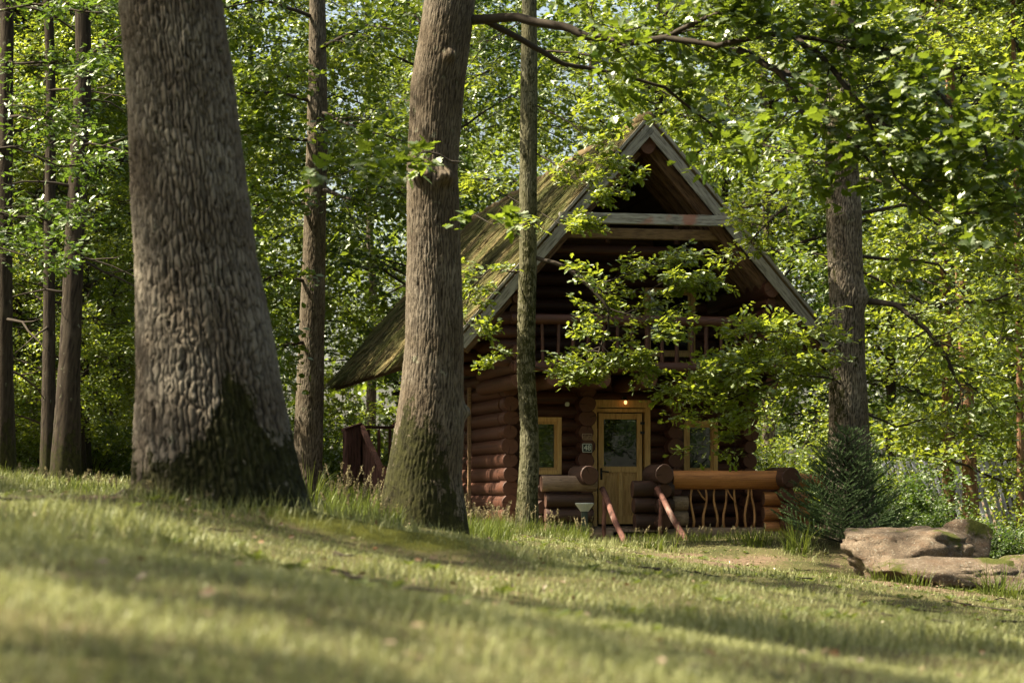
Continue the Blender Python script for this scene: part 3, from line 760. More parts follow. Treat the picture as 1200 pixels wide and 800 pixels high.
# ---- the grey tree behind, left of the cabin
D5 = 43.0
C, Rr = measured(D5, [(-60, 364, 380), (60, 362, 382), (150, 360, 384), (300, 355, 381), (400, 350, 380), (540, 343, 378), (600, 340, 382)], [(.1, 0, 3, .12), (.3, 0, 8, .04)])
rows = np.concatenate([np.linspace(E-.6, E+9.5, 300), np.linspace(E+9.8, E+15, 8)])
t = thing('forest_tree', 'straight grey brown trunk seen between the two big foreground trunks', 'tree', (C[-3][0], D5, gz(C[-3][0], D5)))
mobj('trunk', local(trunk_mesh('trunk', C, Rr, M['grey_bark'], 110, rows, (.03, .16), .014, .1, lambda th, z, P: smooth01(.5, -.4, z-E)*.5+.15*0, 27), t), t)
c = Crown(61); q = lambda *a: [at(x, y, D5+dd) for (x, y, dd) in a]; LN = [1.15, .55]
for a in (((362, 118, 0), (320, 108, -1), (270, 112, -2)), ((365, 165, 0), (300, 158, -1), (255, 150, -2)), ((372, 130, 0), (420, 150, -1), (470, 165, -2)),
          ((370, 60, 0), (430, 30, -1), (490, 40, -1.6)), ((360, 240, 0), (310, 235, -.8), (270, 260, -1.5)), ((372, 220, 0), (420, 235, -1), (470, 225, -1.5)),
          ((360, 330, 0), (320, 322, -.8), (290, 340, -1.5)), ((366, 20, 0), (310, 0, -1), (260, 10, -2)),
          ((362, 400, 0), (330, 405, -.6), (300, 420, -1))):
    c.limb(q(*a), .04, .01, LN, [14, 6], .15)
mobj('branches', local(c.wood('branches', M['twig']), t), t)
mobj('crown', local(c.foliage('crown', M['leaf'], 12, .13, LEAF_FIVE, .10, .55, in_cabin), t), t)

# ---- slim tree with leafy boughs crossing the dark trunks at the left
c = Crown(67); c.flat = .35; q = lambda *a: [at(x, y, 31+dd) for (x, y, dd) in a]; LN = [.85, .4]
for a in (((-40, 60, 0), (20, 75, -.4), (80, 70, -.6), (135, 95, -.8)), ((-42, 180, 0), (15, 172, .3), (70, 195, .5), (120, 190, .8)), ((-40, 20, 0), (40, 5, -.5), (120, 15, -.8)),
          ((-38, 300, 0), (0, 290, -.4), (40, 305, -.6)), ((-42, 120, 0), (30, 125, -.4), (60, 140, -.6)), ((-38, 240, 0), (20, 255, .5), (90, 250, 1.0))):
    c.limb(q(*a), .024, .007, LN, [13, 6], .15)
tz = at(-45, 560, 31); t = thing('young_oak', 'young tree just outside the left edge reaching leafy boughs over the dark trunks', 'tree', (tz[0], 31, float(gz(tz[0], 31))))
C, Rr = measured(31, [(-80, -42, -32), (200, -47, -33), (560, -50, -30), (640, -52, -28)], [(0, 0, 3, .06)])
mobj('trunk', local(trunk_mesh('trunk', C, Rr, M['dark_bark'], 40, np.linspace(E-.4, E+9, 120), (.03, .12), .008, .1, None, 5), t), t)
mobj('branches', local(c.wood('branches', M['twig']), t), t); mobj('crown', local(c.foliage('crown', M['leaf_deep'], 7, .10, LEAF_OAK, .06, .5), t), t)

# ---- other trunks of the wood
def px_tree(px, D, wpx, proto, kind, label, lean=(0, 0), **k):
    X = (px-600)/F*D
    return forest_tree(X, D, wpx/2/F*D, proto, kind, label, lean=lean, **k)
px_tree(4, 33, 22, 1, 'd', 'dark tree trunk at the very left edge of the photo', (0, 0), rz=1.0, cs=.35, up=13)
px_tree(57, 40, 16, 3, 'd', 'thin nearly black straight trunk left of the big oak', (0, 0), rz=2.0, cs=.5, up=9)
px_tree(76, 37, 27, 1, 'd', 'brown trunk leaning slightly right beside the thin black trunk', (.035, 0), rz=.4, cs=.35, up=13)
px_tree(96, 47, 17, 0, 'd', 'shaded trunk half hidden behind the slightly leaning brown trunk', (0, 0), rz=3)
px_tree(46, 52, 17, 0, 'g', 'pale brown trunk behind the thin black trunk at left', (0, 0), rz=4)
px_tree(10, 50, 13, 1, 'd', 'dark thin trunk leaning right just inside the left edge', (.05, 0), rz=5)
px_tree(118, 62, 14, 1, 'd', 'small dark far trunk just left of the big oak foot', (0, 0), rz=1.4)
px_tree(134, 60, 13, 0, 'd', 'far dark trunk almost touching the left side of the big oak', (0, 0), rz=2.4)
px_tree(905, 59, 17, 3, 'g', 'pale trunk seen behind the right corner of the cabin', (0, 0), rz=.7)
px_tree(1143, 72, 12, 3, 'g', 'slender grey far trunk in the hazy upper right wood', (0, 0), rz=2.7)
px_tree(1186, 70, 13, 3, 'g', 'thin pale far trunk close to the right edge of the photo', (.0, 0), rz=.2)
TRUNKS['p'] = plain_trunk('trunk', 18, .24, M['pine_bark'], 66)
px_tree(1113, 48, 15, 3, 'p', 'sunlit reddish brown trunk before the striped blue wall', (0, 0), rz=1.2)
px_tree(1141, 47, 19, 2, 'p', 'thicker reddish brown trunk right of the sunlit one by the striped wall', (-.02, 0), rz=3.2, cs=.7, up=3.2)
px_tree(1197, 47, 10, 2, 'p', 'thin reddish trunk behind the boulders at the right edge', (0, 0), rz=5.2)

forest_tree(-8.6, 44, .07, 2, 'd', 'young leafy tree glowing between the dark trunks at the left edge', rz=1.1, sc_=.55)
rs = np.random.default_rng(17)
lab = 'leafy broad tree of the dense wood behind the cabin'
for Y in (62, 71, 82):
    for X in np.arange(-.27*Y, .27*Y+1, 5.4):
        forest_tree(float(X+rs.uniform(-1.6, 1.6)), float(Y+rs.uniform(-2.5, 2.5)), rs.uniform(.14, .24), int(rs.integers(0, 4)), rs.choice(['g', 'd', 'o']), lab,
                    'trees of the wood behind the cabin', sc_=float(rs.uniform(.9, 1.15)))
for (X, Y, p, s_, lb) in ((-8.2, 45, 0, .5, 'small leafy tree with low boughs right of the grey brown trunk'), (-11.5, 50, 1, .8, 'leafy tree between the left edge trunks and the big oak'), (-6.6, 53, 2, .6, 'low bright tree above the stair railing behind the cabin corner'),
        (-8.5, 60, 0, .9, 'bushy tree deep in the wood above the stair railing'), (14.5, 50, 2, .8, 'bright leafy tree behind the boulders right of the mossy oak'), (13.5, 55, 0, .9, 'leafy tree at the right edge of the photo'), (9.5, 60, 1, .9, 'leafy tree behind the right slope of the roof')):
    forest_tree(X, Y, .15, p, 'd', lb, 'trees at the edge of the wood beside the cabin', sc_=s_)
for (X, Y, p, s_) in ((-12, 27.5, 0, .65), (-24, 36, 1, 1),  (14, 36, 2, .9), (15, 28, 3, 1), (-18, 46, 1, 1), (-17, 53, 0, 1.1), (-20, 60, 1, 1.1), (-24, 52, 3, 1.1)):  # unseen; those on the left added to shade the lawn and left wood
    forest_tree(X, Y, .2, p, 'o', 'unseen tree outside the frame beside the lawn', 'trees outside the frame beside the lawn', sc_=s_)
for (X, Y, p) in ((-6, -14, 0), (14, 4, 1), (17, -4, 0), (21, -10, 2), (12, -9, 0), (24, -18, 1), (17, -17, 3), (30, -14, 1), (9, -24, 1), (22, 4, 1), (28, -24, 0)):
    forest_tree(X, Y, .22, p, 'o', 'tree of the wood behind the camera that the panes reflect', 'trees behind the camera')

for (X, Y, p, cs_, up_) in ((-5.2, 6.5, 2, .42, 4.2), (-9.5, 6.9, 0, .35, 6), (-6.6, 9.7, 2, .55, 4), (-3.6, 10.0, 0, .42, 4.2), (-8.5, 14.6, 2, .55, 4.2), (-9.5, 17.4, 0, .5, 4), (-6.2, 20.5, 2, .6, 4.6), (-11, 21, 0, .6, 4), (-4.3, 4.1, 2, .3, 4)):  # unseen trees added so their crowns lay shade bands across the lawn
    forest_tree(X, Y, .12, p, 'o', 'slender unseen tree added left of the lawn to shade it in bands', 'slender trees added outside the frame to shade the lawn', sc_=.8, cs=cs_, up=up_)

# far wood as one mass
n = 60000; r = rs
Y = r.uniform(94, 125, n); X = r.uniform(-.32, .32, n)*Y; zz = r.uniform(0, 1, n)**1.15*27
k = fnoise(np.stack([X, Y, zz], -1), .28, 8, 3); kp = (k > .50)
P = np.stack([X, Y, E-1.5+zz], -1)[kp]; n = len(P)
fw = mobj('distant_wood', leaves_mesh('distant_wood', P, r.normal(0, 1, (n, 3)), np.array([0, 0, 1.])+r.normal(0, .7, (n, 3)), r.uniform(.35, .8, n), M['leaf'], LEAF_KITE, r.uniform(0, 1, n)))
tag(fw, 'far green mass of foliage closing the view between the trees', 'woodland', kind='stuff')

# ------------------------------------------------------------------ shrubs
def shrub_proto(seed, H, rad, mat, size, n=26):
    c = Crown(seed); r = c.r
    for k in range(n):
        az = k*2.4; up = r.uniform(.3, 2.2); d = np.array([math.cos(az), math.sin(az), up]); d /= np.linalg.norm(d)
        p = np.array([math.cos(az)*rad*.25*r.uniform(0, 1), math.sin(az)*rad*.25*r.uniform(0, 1), .02])
        L = (H if up > 1 else rad)*r.uniform(.6, 1.05)
        pts = c.line(p, d, L, 5, .15, .0); c.br.append((pts, np.linspace(.014, .004, 6), 1)); c.children(pts, .01, 0, [.55*rad, .28*rad], [6, 4], .15)
    return c.wood('stems', M['twig']), c.foliage('foliage', mat, 12, size, LEAF_FIVE, .05, .6)
SH = [shrub_proto(301, 2.0, 1.1, M['leaf'], .075), shrub_proto(302, 1.3, 1.1, M['leaf_deep'], .07), shrub_proto(303, 2.6, 1.3, M['leaf_fresh'], .08)]
ORD = ['leftmost', 'second from the left', 'third from the left', 'fourth from the left', 'fifth from the left', 'sixth from the left', 'rightmost']
def shrub(px, D, k, label, s=1.0, group=None, X=None):
    X = (px-600)/F*D if X is None else X
    t = thing('shrub', label, 'shrub', (X, D, gz(X, D)-.02), px*.7, group)
    for nm, me in zip(('stems', 'foliage'), SH[k]): q = mobj(nm, me, t); q.scale = (s, s, s)
gl = 'bushes in front of the striped wall at right'
LST = ((1045, 44, 1, 1.1), (1082, 43, 1, .75), (1118, 43, 1, .68), (1152, 42, 1, .68), (1186, 42, 1, .8), (1215, 45, 2, .9), (1040, 49, 0, .9))
for i_s, (px, D, k, s) in enumerate(sorted(LST)):
    shrub(px, D, k, 'low bush behind the boulders, '+(ORD[i_s] if i_s < len(LST)-1 else 'rightmost'), s, gl)
LST = ((385, 50, 0, 1.0), (425, 53, 2, .9), (330, 48, 0, .9), (300, 52, 2, 1), (455, 55, 0, 1.2), (250, 50, 2, 1), (405, 58, 2, 1.1))
for i_s, (px, D, k, s) in enumerate(sorted(LST)):
    shrub(px, D, k, 'leafy bush behind the stair railing, '+(ORD[i_s] if i_s < len(LST)-1 else 'rightmost'), s, 'undergrowth bushes left of the cabin')
LST = ((20, 50, 2, 1.0), (110, 52, 0, 1.0), (140, 56, 2, 1), (60, 58, 2, 1.1), (-10, 46, 0, 1), (90, 62, 2, 1.2))
for i_s, (px, D, k, s) in enumerate(sorted(LST)):
    shrub(px, D, k, 'leafy bush among the dark left trunks, '+(ORD[i_s] if i_s < len(LST)-1 else 'rightmost'), s, 'undergrowth bushes at the left edge')
LST = ((960, 48, 2, .9), (1000, 50, 2, 1.0), (925, 52, 0, 1.2), (880, 55, 2, 1.2))
for i_s, (px, D, k, s) in enumerate(sorted(LST)):
    shrub(px, D, k, 'bright bush behind the porch corner, '+(ORD[i_s] if i_s < len(LST)-1 else 'rightmost'), s, 'bushes behind the porch corner')

for (X, Y) in ((13, 3), (16, -2), (18, -8), (21, -13), (14, -6), (24, -9)):  # unseen bushes added to darken the reflections in the panes
    t_ = shrub(0, Y, 2, 'leafy bush added behind the camera for the panes to reflect', 1.3, 'bushes added behind the camera', X=X)

# ------------------------------------------------------------------ the cabin
ZG = .80                                           # ground below the eye level at the cabin
cab = thing('log_cabin', 'dark red log cabin with steep thatched gable roof, balcony and pine door', 'cabin', (CO[0], CO[1], E-ZG), th0)
def W(z): return z+ZG

def unit_log(seed, mat, endm, n=16, seg=7):
    r_ = np.random.default_rng(seed); V = []
    th = np.arange(n)*2*math.pi/n; sh = 1+.035*np.cos(2*th+r_.uniform(0, 6))+.02*np.cos(3*th+r_.uniform(0, 6))
    for k in range(seg+1):
        q = sh*(1+r_.normal(0, .012))*(1+.02*r_.normal(0, 1, n)*.5)
        V.append(np.stack([q*np.cos(th), q*np.sin(th), np.full(n, k/seg)], -1))
    b0 = V[0]*[.93, .93, 1]; b1 = V[-1]*[.93, .93, 1]                     # small chamfer at both ends
    V[0] = V[0]+[0, 0, .006]; V[-1] = V[-1]-[0, 0, .006]
    A = [b0]+V+[b1]; m = len(A); A = np.concatenate(A)
    i = (np.arange(m-1)[:, None]*n); j = np.arange(n)[None]; j2 = (j+1) % n
    Q = np.stack([i+j, i+j2, i+n+j2, i+n+j], -1).reshape(-1, 4)
    caps = np.array([list(range(n))[::-1], list(range((m-1)*n, m*n))])
    me = mesh_from('log', A, [Q, caps], [mat, endm], False, midx=[0]*len(Q)+[1, 1])
    sm = np.ones(len(me.polygons), bool); sm[-2:] = False; me.polygons.foreach_set('use_smooth', sm)
    return me
LOGS = {k: [unit_log(s+i, M[a], M[b]) for i in range(4)] for k, a, b, s in (('red', 'log', 'end', 1), ('dark', 'log_dark', 'end_dark', 11), ('orange', 'log_orange', 'end', 21), ('grey', 'log_weather', 'end_dark', 31))}
LR = random.Random(5)
def log(p0, p1, r, kind='red', name='log', parent=cab, label=None):
    p0 = Vector(p0); p1 = Vector(p1); d = p1-p0
    o = mobj(name, LR.choice(LOGS[kind]), parent)
    qt = d.to_track_quat('Z', 'Y') @ Matrix.Rotation(LR.uniform(0, 6.28), 3, 'Z').to_quaternion()
    o.location = p0; o.rotation_mode = 'QUATERNION'; o.rotation_quaternion = qt; o.scale = (r, r, d.length)
    if label: o['label'] = label
    return o
def box(name, c, d, mat, parent=cab, rot=None, bev=.0):
    mb = MB(); mb.box((0, 0, 0), d); o = mb.build(name, mat, parent); o.location = c
    if rot: o.rotation_euler = rot
    if bev:
        bm_ = bmesh.new(); bm_.from_mesh(o.data); bmesh.ops.bevel(bm_, geom=bm_.edges[:], offset=bev, segments=2, affect='EDGES'); bm_.to_mesh(o.data); bm_.free()
    return o

SP = .236; RL = .128
uW = (-1.95, -.64, .905, 2.22)                     # crossing walls: their log ends stand out of the facade
z_deck = -.61
rows_z = [z_deck+.06+SP*i for i in range(11)]
winL = (-1.66, -1.02, .28, 1.24); winR = (1.12, 1.72, .28, 1.20); door = (-.495, .535, -9, 1.47)
openings = (winL, winR, door)
def segs(z, a, b):
    cut = sorted((o[0], o[1]) for o in openings if o[2]-.02 < z < o[3]+.02)
    out = []; x = a
    for c0, c1 in cut:
        if c0 > x: out.append((x, c0))
        x = max(x, c1)
    if x < b: out.append((x, b))
    return out
for i, z in enumerate(rows_z):
    for (a, b) in segs(z, uW[0]-.02, uW[3]+.02):
        log((a, 0, W(z)), (b, 0, W(z)), RL, 'red')
    for k, u in enumerate(uW):                     # log ends
        off = SP*.5
        rr = LR.uniform(.112, .150); out_ = LR.uniform(.36, .44)
        log((u+LR.uniform(-.015, .015), .0, W(z+off)), (u+LR.uniform(-.02, .02), -out_, W(z+off)), rr, 'red', 'log_end')
    # left and right side walls
    log((uW[0], .12, W(z+SP*.5)), (uW[0], 11.0, W(z+SP*.5)), RL, 'red')
    log((uW[3], .12, W(z+SP*.5)), (uW[3], 11.0, W(z+SP*.5)), RL, 'red')
box('corner_trim', (uW[0]-.15, 2.55, W(.62)), (.05, .09, 2.45), M['brown_board'])
box('back_wall', (.135, 11.0, W(.8)), (4.1, .2, 2.9), M['log_dark'])
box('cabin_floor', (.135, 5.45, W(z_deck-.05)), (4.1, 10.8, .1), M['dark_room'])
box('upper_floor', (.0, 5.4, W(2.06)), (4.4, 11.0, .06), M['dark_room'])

# door
dr = box('door', (.02, .0, W(.38)), (.76, .05, 1.86), M['pine'])
dr.location.z = W(z_deck+.04+.95)
ZD = W(z_deck+.04)
bpy.data.objects.remove(dr)
dr = thing('door', None, None); dr.parent = cab; dr.location = (.02, -.03, ZD)
for kx in ('label', 'category'):
    if kx in dr: del dr[kx]
def dbox(name, x, z, sx, sz, mat, y=0, sy=.045, bev=.004): return box(name, (x, y, z), (sx, sy, sz), mat, dr, bev=bev)
dbox('stile', -.335, .95, .09, 1.88, M['pine']); dbox('stile', .335, .95, .09, 1.88, M['pine'])
dbox('rail', 0, 1.835, .578, .10, M['pine']); dbox('rail', 0, .935, .578, .10, M['pine']); dbox('rail', 0, .08, .578, .14, M['pine'])
dbox('mullion', 0, .517, .07, .733, M['pine'])
dbox('panel', -.163, .517, .252, .733, M['pine_panel'], .012, .02); dbox('panel', .163, .517, .252, .733, M['pine_panel'], .012, .02)
for sx in (-.163, .163): dbox('raised_panel', sx, .517, .18, .63, M['pine_panel'], -.004, .022, .008)
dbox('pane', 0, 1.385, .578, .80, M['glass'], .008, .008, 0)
mb = MB(); mb.box((-.335, -.028, .86), (.035, .012, .2)); mb.tube([(-.335, -.03, .9), (-.335, -.075, .9), (-.30, -.085, .9), (-.22, -.085, .895)], .010, 8); mb.build('handle', M['dark_metal'], dr, True)
for z in (1.72, 1.56): box('hinge', (.395, -.035, z), (.10, .022, .045), M['dark_metal'], dr, bev=.004)
mb = MB(); mb.box((-.445, -.0, 1.0), (.09, .16, 2.02)); mb.box((.485, -.0, 1.0), (.09, .16, 2.02)); mb.box((.02, 0, 1.965), (.838, .16, .06))
df = mb.build('door_frame', M['pine'], cab); df.location = (0, -.03, W(z_deck)+.01)
box('door_lintel', (.02, -.05, W(z_deck)+2.085), (1.04, .20, .13), M['pine'], bev=.006)
box('threshold', (.02, -.1, W(z_deck)-.008), (1.0, .34, .045), M['log_weather'])

# windows
def window(x0, x1, z0, z1, bars=0, y=-.02, name='window', fw_=.07):
    w_ = bpy.data.objects.new(name, None); link(w_, cab); w_.location = ((x0+x1)/2, y, W((z0+z1)/2)); w, h = x1-x0, z1-z0
    mb = MB(); f = fw_
    mb.box((-w/2+f/2, 0, 0), (f, .2, h)); mb.box((w/2-f/2, 0, 0), (f, .2, h)); mb.box((0, 0, h/2-f/2), (w-2*f, .196, f)); mb.box((0, -.02, -h/2+f/2), (w-2*f, .24, f))
    mb.build('frame', M['pine'], w_)
    mb = MB(); g = .045; a = w-2*f; b = h-2*f
    mb.box((-a/2+g/2, -.03, 0), (g, .05, b)); mb.box((a/2-g/2, -.03, 0), (g, .05, b)); mb.box((0, -.03, b/2-g/2), (a-2*g, .046, g)); mb.box((0, -.03, -b/2+g/2), (a-2*g, .046, g))
    mb.build('sash', M['pine_panel'], w_)
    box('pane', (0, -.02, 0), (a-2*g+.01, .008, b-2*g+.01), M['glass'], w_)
    for k in range(bars): box('glazing_bar', (0, -.032, (k+1)*b/(bars+1)-b/2), (a-2*g, .03, .025), M['pine'], w_)
window(*winL); window(*winR)
window(.75, 1.66, 2.35, 3.55, 0, 1.16)
box('trim_board', (-.75, 1.05, W(4.16)), (1.5, .05, .09), M['pine_panel'], bev=.005)

# lamp above the door
lm = bpy.data.objects.new('wall_lamp', None); link(lm, cab); lm.location = (.06, -.20, W(z_deck)+2.12)
mb = MB(); mb.box((0, .04, .06), (.07, .10, .05)); mb.tube([(0, 0, .06), (0, -.03, .08), (0, -.045, .05)], .012, 8); mb.tube([(0, -.045, .06), (0, -.045, .015)], [.02, .035], 12); mb.build('lamp_fitting', M['dark_metal'], lm)
n_ = N('warm_bulb'); em = n_.new('ShaderNodeEmission'); em.inputs[0].default_value = (1, .42, .16, 1); em.inputs[1].default_value = .8; n_.done(em)
mb = MB(); mb.tube([(0, -.045, .018), (0, -.045, .0), (0, -.045, -.03), (0, -.045, -.05)], [.016, .026, .026, .008], 12); mb.build('bulb', n_.m, lm, True)

# plaques on the log ends left of the door
def text_mesh(s, size, mat, name, parent, loc, ext=.003):
    cu_ = bpy.data.curves.new(name, 'FONT'); cu_.body = s; cu_.size = size; cu_.extrude = ext; cu_.align_x = 'CENTER'; cu_.align_y = 'CENTER'
    o = bpy.data.objects.new('tmp', cu_); link(o); dg = bpy.context.evaluated_depsgraph_get(); dg.update()
    me = bpy.data.meshes.new_from_object(o.evaluated_get(dg)); bpy.data.objects.remove(o); me.materials.clear(); me.materials.append(mat)
    q = mobj(name, me, parent); q.rotation_euler = (R(90), 0, 0); q.location = loc; return q
s1 = box('number_sign', (-.66, -.47, W((575-525)/2800*40.3)), (.165, .016, .145), M['sign_white'], bev=.006)
box('sign_face', (0, -.0095, 0), (.146, .003, .126), M['sign_dark'], s1)
text_mesh('48', .125, M['sign_white'], 'numerals', s1, (0, -.013, 0))
s2 = box('name_plaque', (-.66, -.468, W((575-512)/2800*40.3)), (.17, .02, .105), M['sign_tan'], bev=.004)
box('plaque_face', (0, -.0115, .0), (.15, .003, .085), M['sign_brown'], s2)
mb = MB()
for kx in range(7):                                      # worn carved strokes, too small to read
    mb.box((-.06+kx*.02, -.0145, .012*math.sin(kx*1.7)), (.007, .003, .035+.012*math.sin(kx*2.3)))
mb.box((0, -.0145, -.026), (.12, .003, .006)); mb.build('carving', M['sign_tan'], s2)
sw = box('socket_box', (-.93, -.15, W(1.46)), (.07, .05, .07), M['sign_white'], bev=.01)

# ---- gable wall above
zt = 5.62; k_s = 1.14
up_open = ((.75, 1.66, 2.35, 3.55),)
z = 2.1
while z < 5.3:
    hw = (zt-z-.1)/k_s-.12
    if hw > .25:
        x = -min(hw, 3.0); b = min(hw, 3.0); cuts = sorted((o[0], o[1]) for o in up_open if o[2] < z < o[3])
        for c0, c1 in cuts+[(b, None)]:
            if c0 is not None and c0 > x+.05: log((x, 1.2, W(z)), (min(c0, b), 1.2, W(z)), .118, 'red')
            if c1: x = c1
    z += .225

# ---- roof
v0, v1 = -2.02, 13.0; HW = 3.12; ap = 5.89; ang = math.atan(k_s); L_s = HW/math.cos(ang)
for s_ in (-1, 1):
    # soffit boards between rafters, and rafters seen from below
    M3 = Matrix.Rotation(s_*ang, 4, 'Y')
    nb = 18
    for i in range(nb):                                  # boards run along the ridge, seen from below
        d = (i+.5)*L_s/nb
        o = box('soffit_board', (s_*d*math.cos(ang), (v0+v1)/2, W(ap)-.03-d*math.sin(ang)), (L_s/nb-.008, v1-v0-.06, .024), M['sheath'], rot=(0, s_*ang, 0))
    for v in (-1.72, -1.28, -.84, -.40):
        d = L_s/2
        x = s_*(d*math.cos(ang)-.118*math.sin(ang)); zc = W(ap)-.03-d*math.sin(ang)-.118*math.cos(ang)
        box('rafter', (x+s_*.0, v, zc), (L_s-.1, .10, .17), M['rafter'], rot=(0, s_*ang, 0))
    # barge boards: wide grey board with a thin lath above
    d = L_s/2
    box('barge_board', (s_*(d*math.cos(ang)-.03*math.sin(ang)), v0-.02, W(ap)-.03*math.cos(ang)-d*math.sin(ang)), (L_s-.01, .035, .165), M['grey_board'], rot=(0, s_*ang, 0), bev=.004)
    box('barge_lath', (s_*(d*math.cos(ang)+.115*math.sin(ang)), v0-.045, W(ap)+.115*math.cos(ang)-d*math.sin(ang)), (L_s-.0, .05, .045), M['grey_board'], rot=(0, s_*ang, 0), bev=.004)
    # eave board along the lower edge
    box('eave_board', (s_*(HW+.0), (v0+v1)/2, W(ap-HW*k_s)-.04), (.035, v1-v0, .17), M['rafter'], rot=(0, s_*ang*.0, 0))
    # thatch bed, a thick uneven slab
    nu, nv = 40, 120
    U, Vv = np.meshgrid(np.linspace(0, 1, nu), np.linspace(0, 1, nv)); dd = U*(L_s+.12); vy = v0+.03+Vv*(v1-v0-.06)
    nz = fnoise(np.stack([dd.ravel()*1.0, vy.ravel(), dd.ravel()*0+s_*9], -1), 1.3, 4, 3).reshape(U.shape)-.5
    edge = np.minimum(smooth01(0, .05, Vv), smooth01(0, .05, 1-Vv))
    th_ = .13+.08*nz+.03*edge
    top = np.stack([s_*(dd*math.cos(ang)+th_*math.sin(ang)), vy, W(ap)-dd*math.sin(ang)+th_*math.cos(ang)], -1)
    top[:, 0, 0] = 0; top[:, 0, 2] = W(ap)+.13/math.cos(ang)
    bot = np.stack([s_*(dd*math.cos(ang)), vy, W(ap)-dd*math.sin(ang)], -1); bot[:, 0, 0] = 0
    A = np.concatenate([top.reshape(-1, 3), bot.reshape(-1, 3)]); nn = nu*nv
    ii = (np.arange(nv-1)[:, None]*nu+np.arange(nu-1)[None]).ravel(); Q1 = np.stack([ii, ii+1, ii+nu+1, ii+nu], -1)
    def strip(a): a = np.asarray(a); return np.stack([a[:-1], a[1:], a[1:]+nn, a[:-1]+nn], -1)
    fr = strip(np.arange(nu)); bk = strip(np.arange(nu)+(nv-1)*nu); ev = strip(np.arange(nv)*nu+nu-1)
    o = mobj('thatch', mesh_from('thatch', A, [np.concatenate([Q1, Q1[:, ::-1]+nn, fr, bk, ev])], M['thatch_bed'], True), cab)
    # reeds lying on the bed
    n = 42000 if s_ < 0 else 3000
    r = np.random.default_rng(70+s_); a_ = r.uniform(0, 1, n)*(L_s+.05); b_ = v0+.02+r.uniform(0, 1, n)*(v1-v0-.04)
    if s_ < 0: b_ = v0+.02+r.uniform(0, 1, n)**1.25*(v1-v0-.04)
    iu = np.clip(a_/(L_s+.12)*(nu-1), 0, nu-1.001); iv_ = np.clip((b_-v0-.03)/(v1-v0-.06)*(nv-1), 0, nv-1.001)
    th2 = th_[iv_.astype(int), iu.astype(int)]+r.uniform(-.005, .035, n)
    P = np.stack([s_*(a_*math.cos(ang)+th2*math.sin(ang)), b_, W(ap)-a_*math.sin(ang)+th2*math.cos(ang)], -1)
    down = np.array([s_*math.cos(ang), 0, -math.sin(ang)]); nrm = np.array([s_*math.sin(ang), 0, math.cos(ang)]); al = np.array([0, 1.0, 0])
    D = down[None]+al*(r.normal(-.12, .20, n))[:, None]+nrm*(r.normal(.035, .05, n))[:, None]
    D /= np.linalg.norm(D, axis=1)[:, None]
    ln = r.uniform(.18, .45, n); wd = r.uniform(.007, .017, n)
    sd_ = np.cross(D, nrm[None]+r.normal(0, .35, (n, 3))); sd_ /= np.linalg.norm(sd_, axis=1)[:, None]
    A = np.stack([P-sd_*wd[:, None]/2, P+sd_*wd[:, None]/2, P+D*ln[:, None]+sd_*wd[:, None]*.25, P+D*ln[:, None]-sd_*wd[:, None]*.25], 1).reshape(-1, 3)
    Qr = np.arange(n)[:, None]*4+np.array([[0, 1, 2, 3]])
    tn = np.clip(fnoise(P, 1.5, 6, 3)*.9-.1+r.normal(.1, .22, n), 0, 1)
    o = mobj('thatch_reeds', mesh_from('thatch_reeds', A, [Qr], M['thatch'], False, attrs={'tint': np.repeat(tn, 4)}), cab); o['kind'] = 'stuff'
# ridge cap of bundled reed
mb = MB(); yy = np.linspace(v0+.02, v1-.02, 60); mb.tube(np.stack([0*yy, yy, W(ap)+.16+.02*np.sin(yy*3)+.015*np.sin(yy*7.3)], -1), .09, 14)
mb.build('ridge_cap', M['thatch_bed'], cab, True)

# tie beams, ridge log, purlins
box('tie_beam', (-.02, v0-.0, W(4.385)), (2.95, .12, .17), M['beam'], bev=.008)
box('collar_beam', (-.10, -1.50, W(4.20)), (3.1, .14, .17), M['brown_board'], bev=.008)
log((0, -1.95, W(5.60)), (0, 11.5, W(5.60)), .145, 'red', 'ridge_log')
for s_ in (-1, 1):
    log((s_*2.10, -1.95, W(3.31)), (s_*2.10, 11.2, W(3.31)), .145, 'red', 'purlin')
    log((s_*2.13, -1.82, W(3.09)), (s_*2.13, 1.0, W(3.09)), .09, 'red', 'purlin')
    for i, z in enumerate((2.9, 2.68, 2.46)): log((s_*2.13, -1.66+.1*i, W(z)), (s_*2.13, 1.2, W(z)), .115, 'red', 'log')
    for i, z in enumerate((2.23, 2.0, 1.77)): log((s_*2.13, -1.85, W(z)), (s_*2.13, 1.2, W(z)), .118, 'red', 'log')
    for i, z in enumerate((2.78, 2.56, 2.34, 2.11)): log((s_*2.13-.38, -1.62, W(z)), (s_*2.13+.32, -1.62, W(z)), .113, 'red', 'log_end')
for u in (-.45, .75): log((u, -.98, W(4.1)), (u, -.98, W(4.6)), .05, 'red', 'post')
log((-1.5, -.98, W(3.98)), (1.5, -.98, W(3.98)), .08, 'red', 'crossbar')

# ---- balcony
for u in (-1.54, -.77, 0, .77, 1.54): log((u, -2.0, W(1.80)), (u, .0, W(1.80)), .145, 'red', 'joist')
log((-2.2, -1.92, W(2.0)), (2.2, -1.92, W(2.0)), .085, 'red', 'balcony_beam')
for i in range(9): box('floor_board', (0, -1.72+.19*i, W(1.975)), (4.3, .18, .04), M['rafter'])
log((-2.25, -1.90, W(2.755)), (2.25, -1.90, W(2.755)), .085, 'red', 'balcony_rail')
for i in range(17):
    u = -1.98+i*.2475
    log((u, -1.90, W(2.07)), (u+LR.uniform(-.02, .02), -1.90, W(2.69)), LR.uniform(.027, .036), 'red', 'baluster')

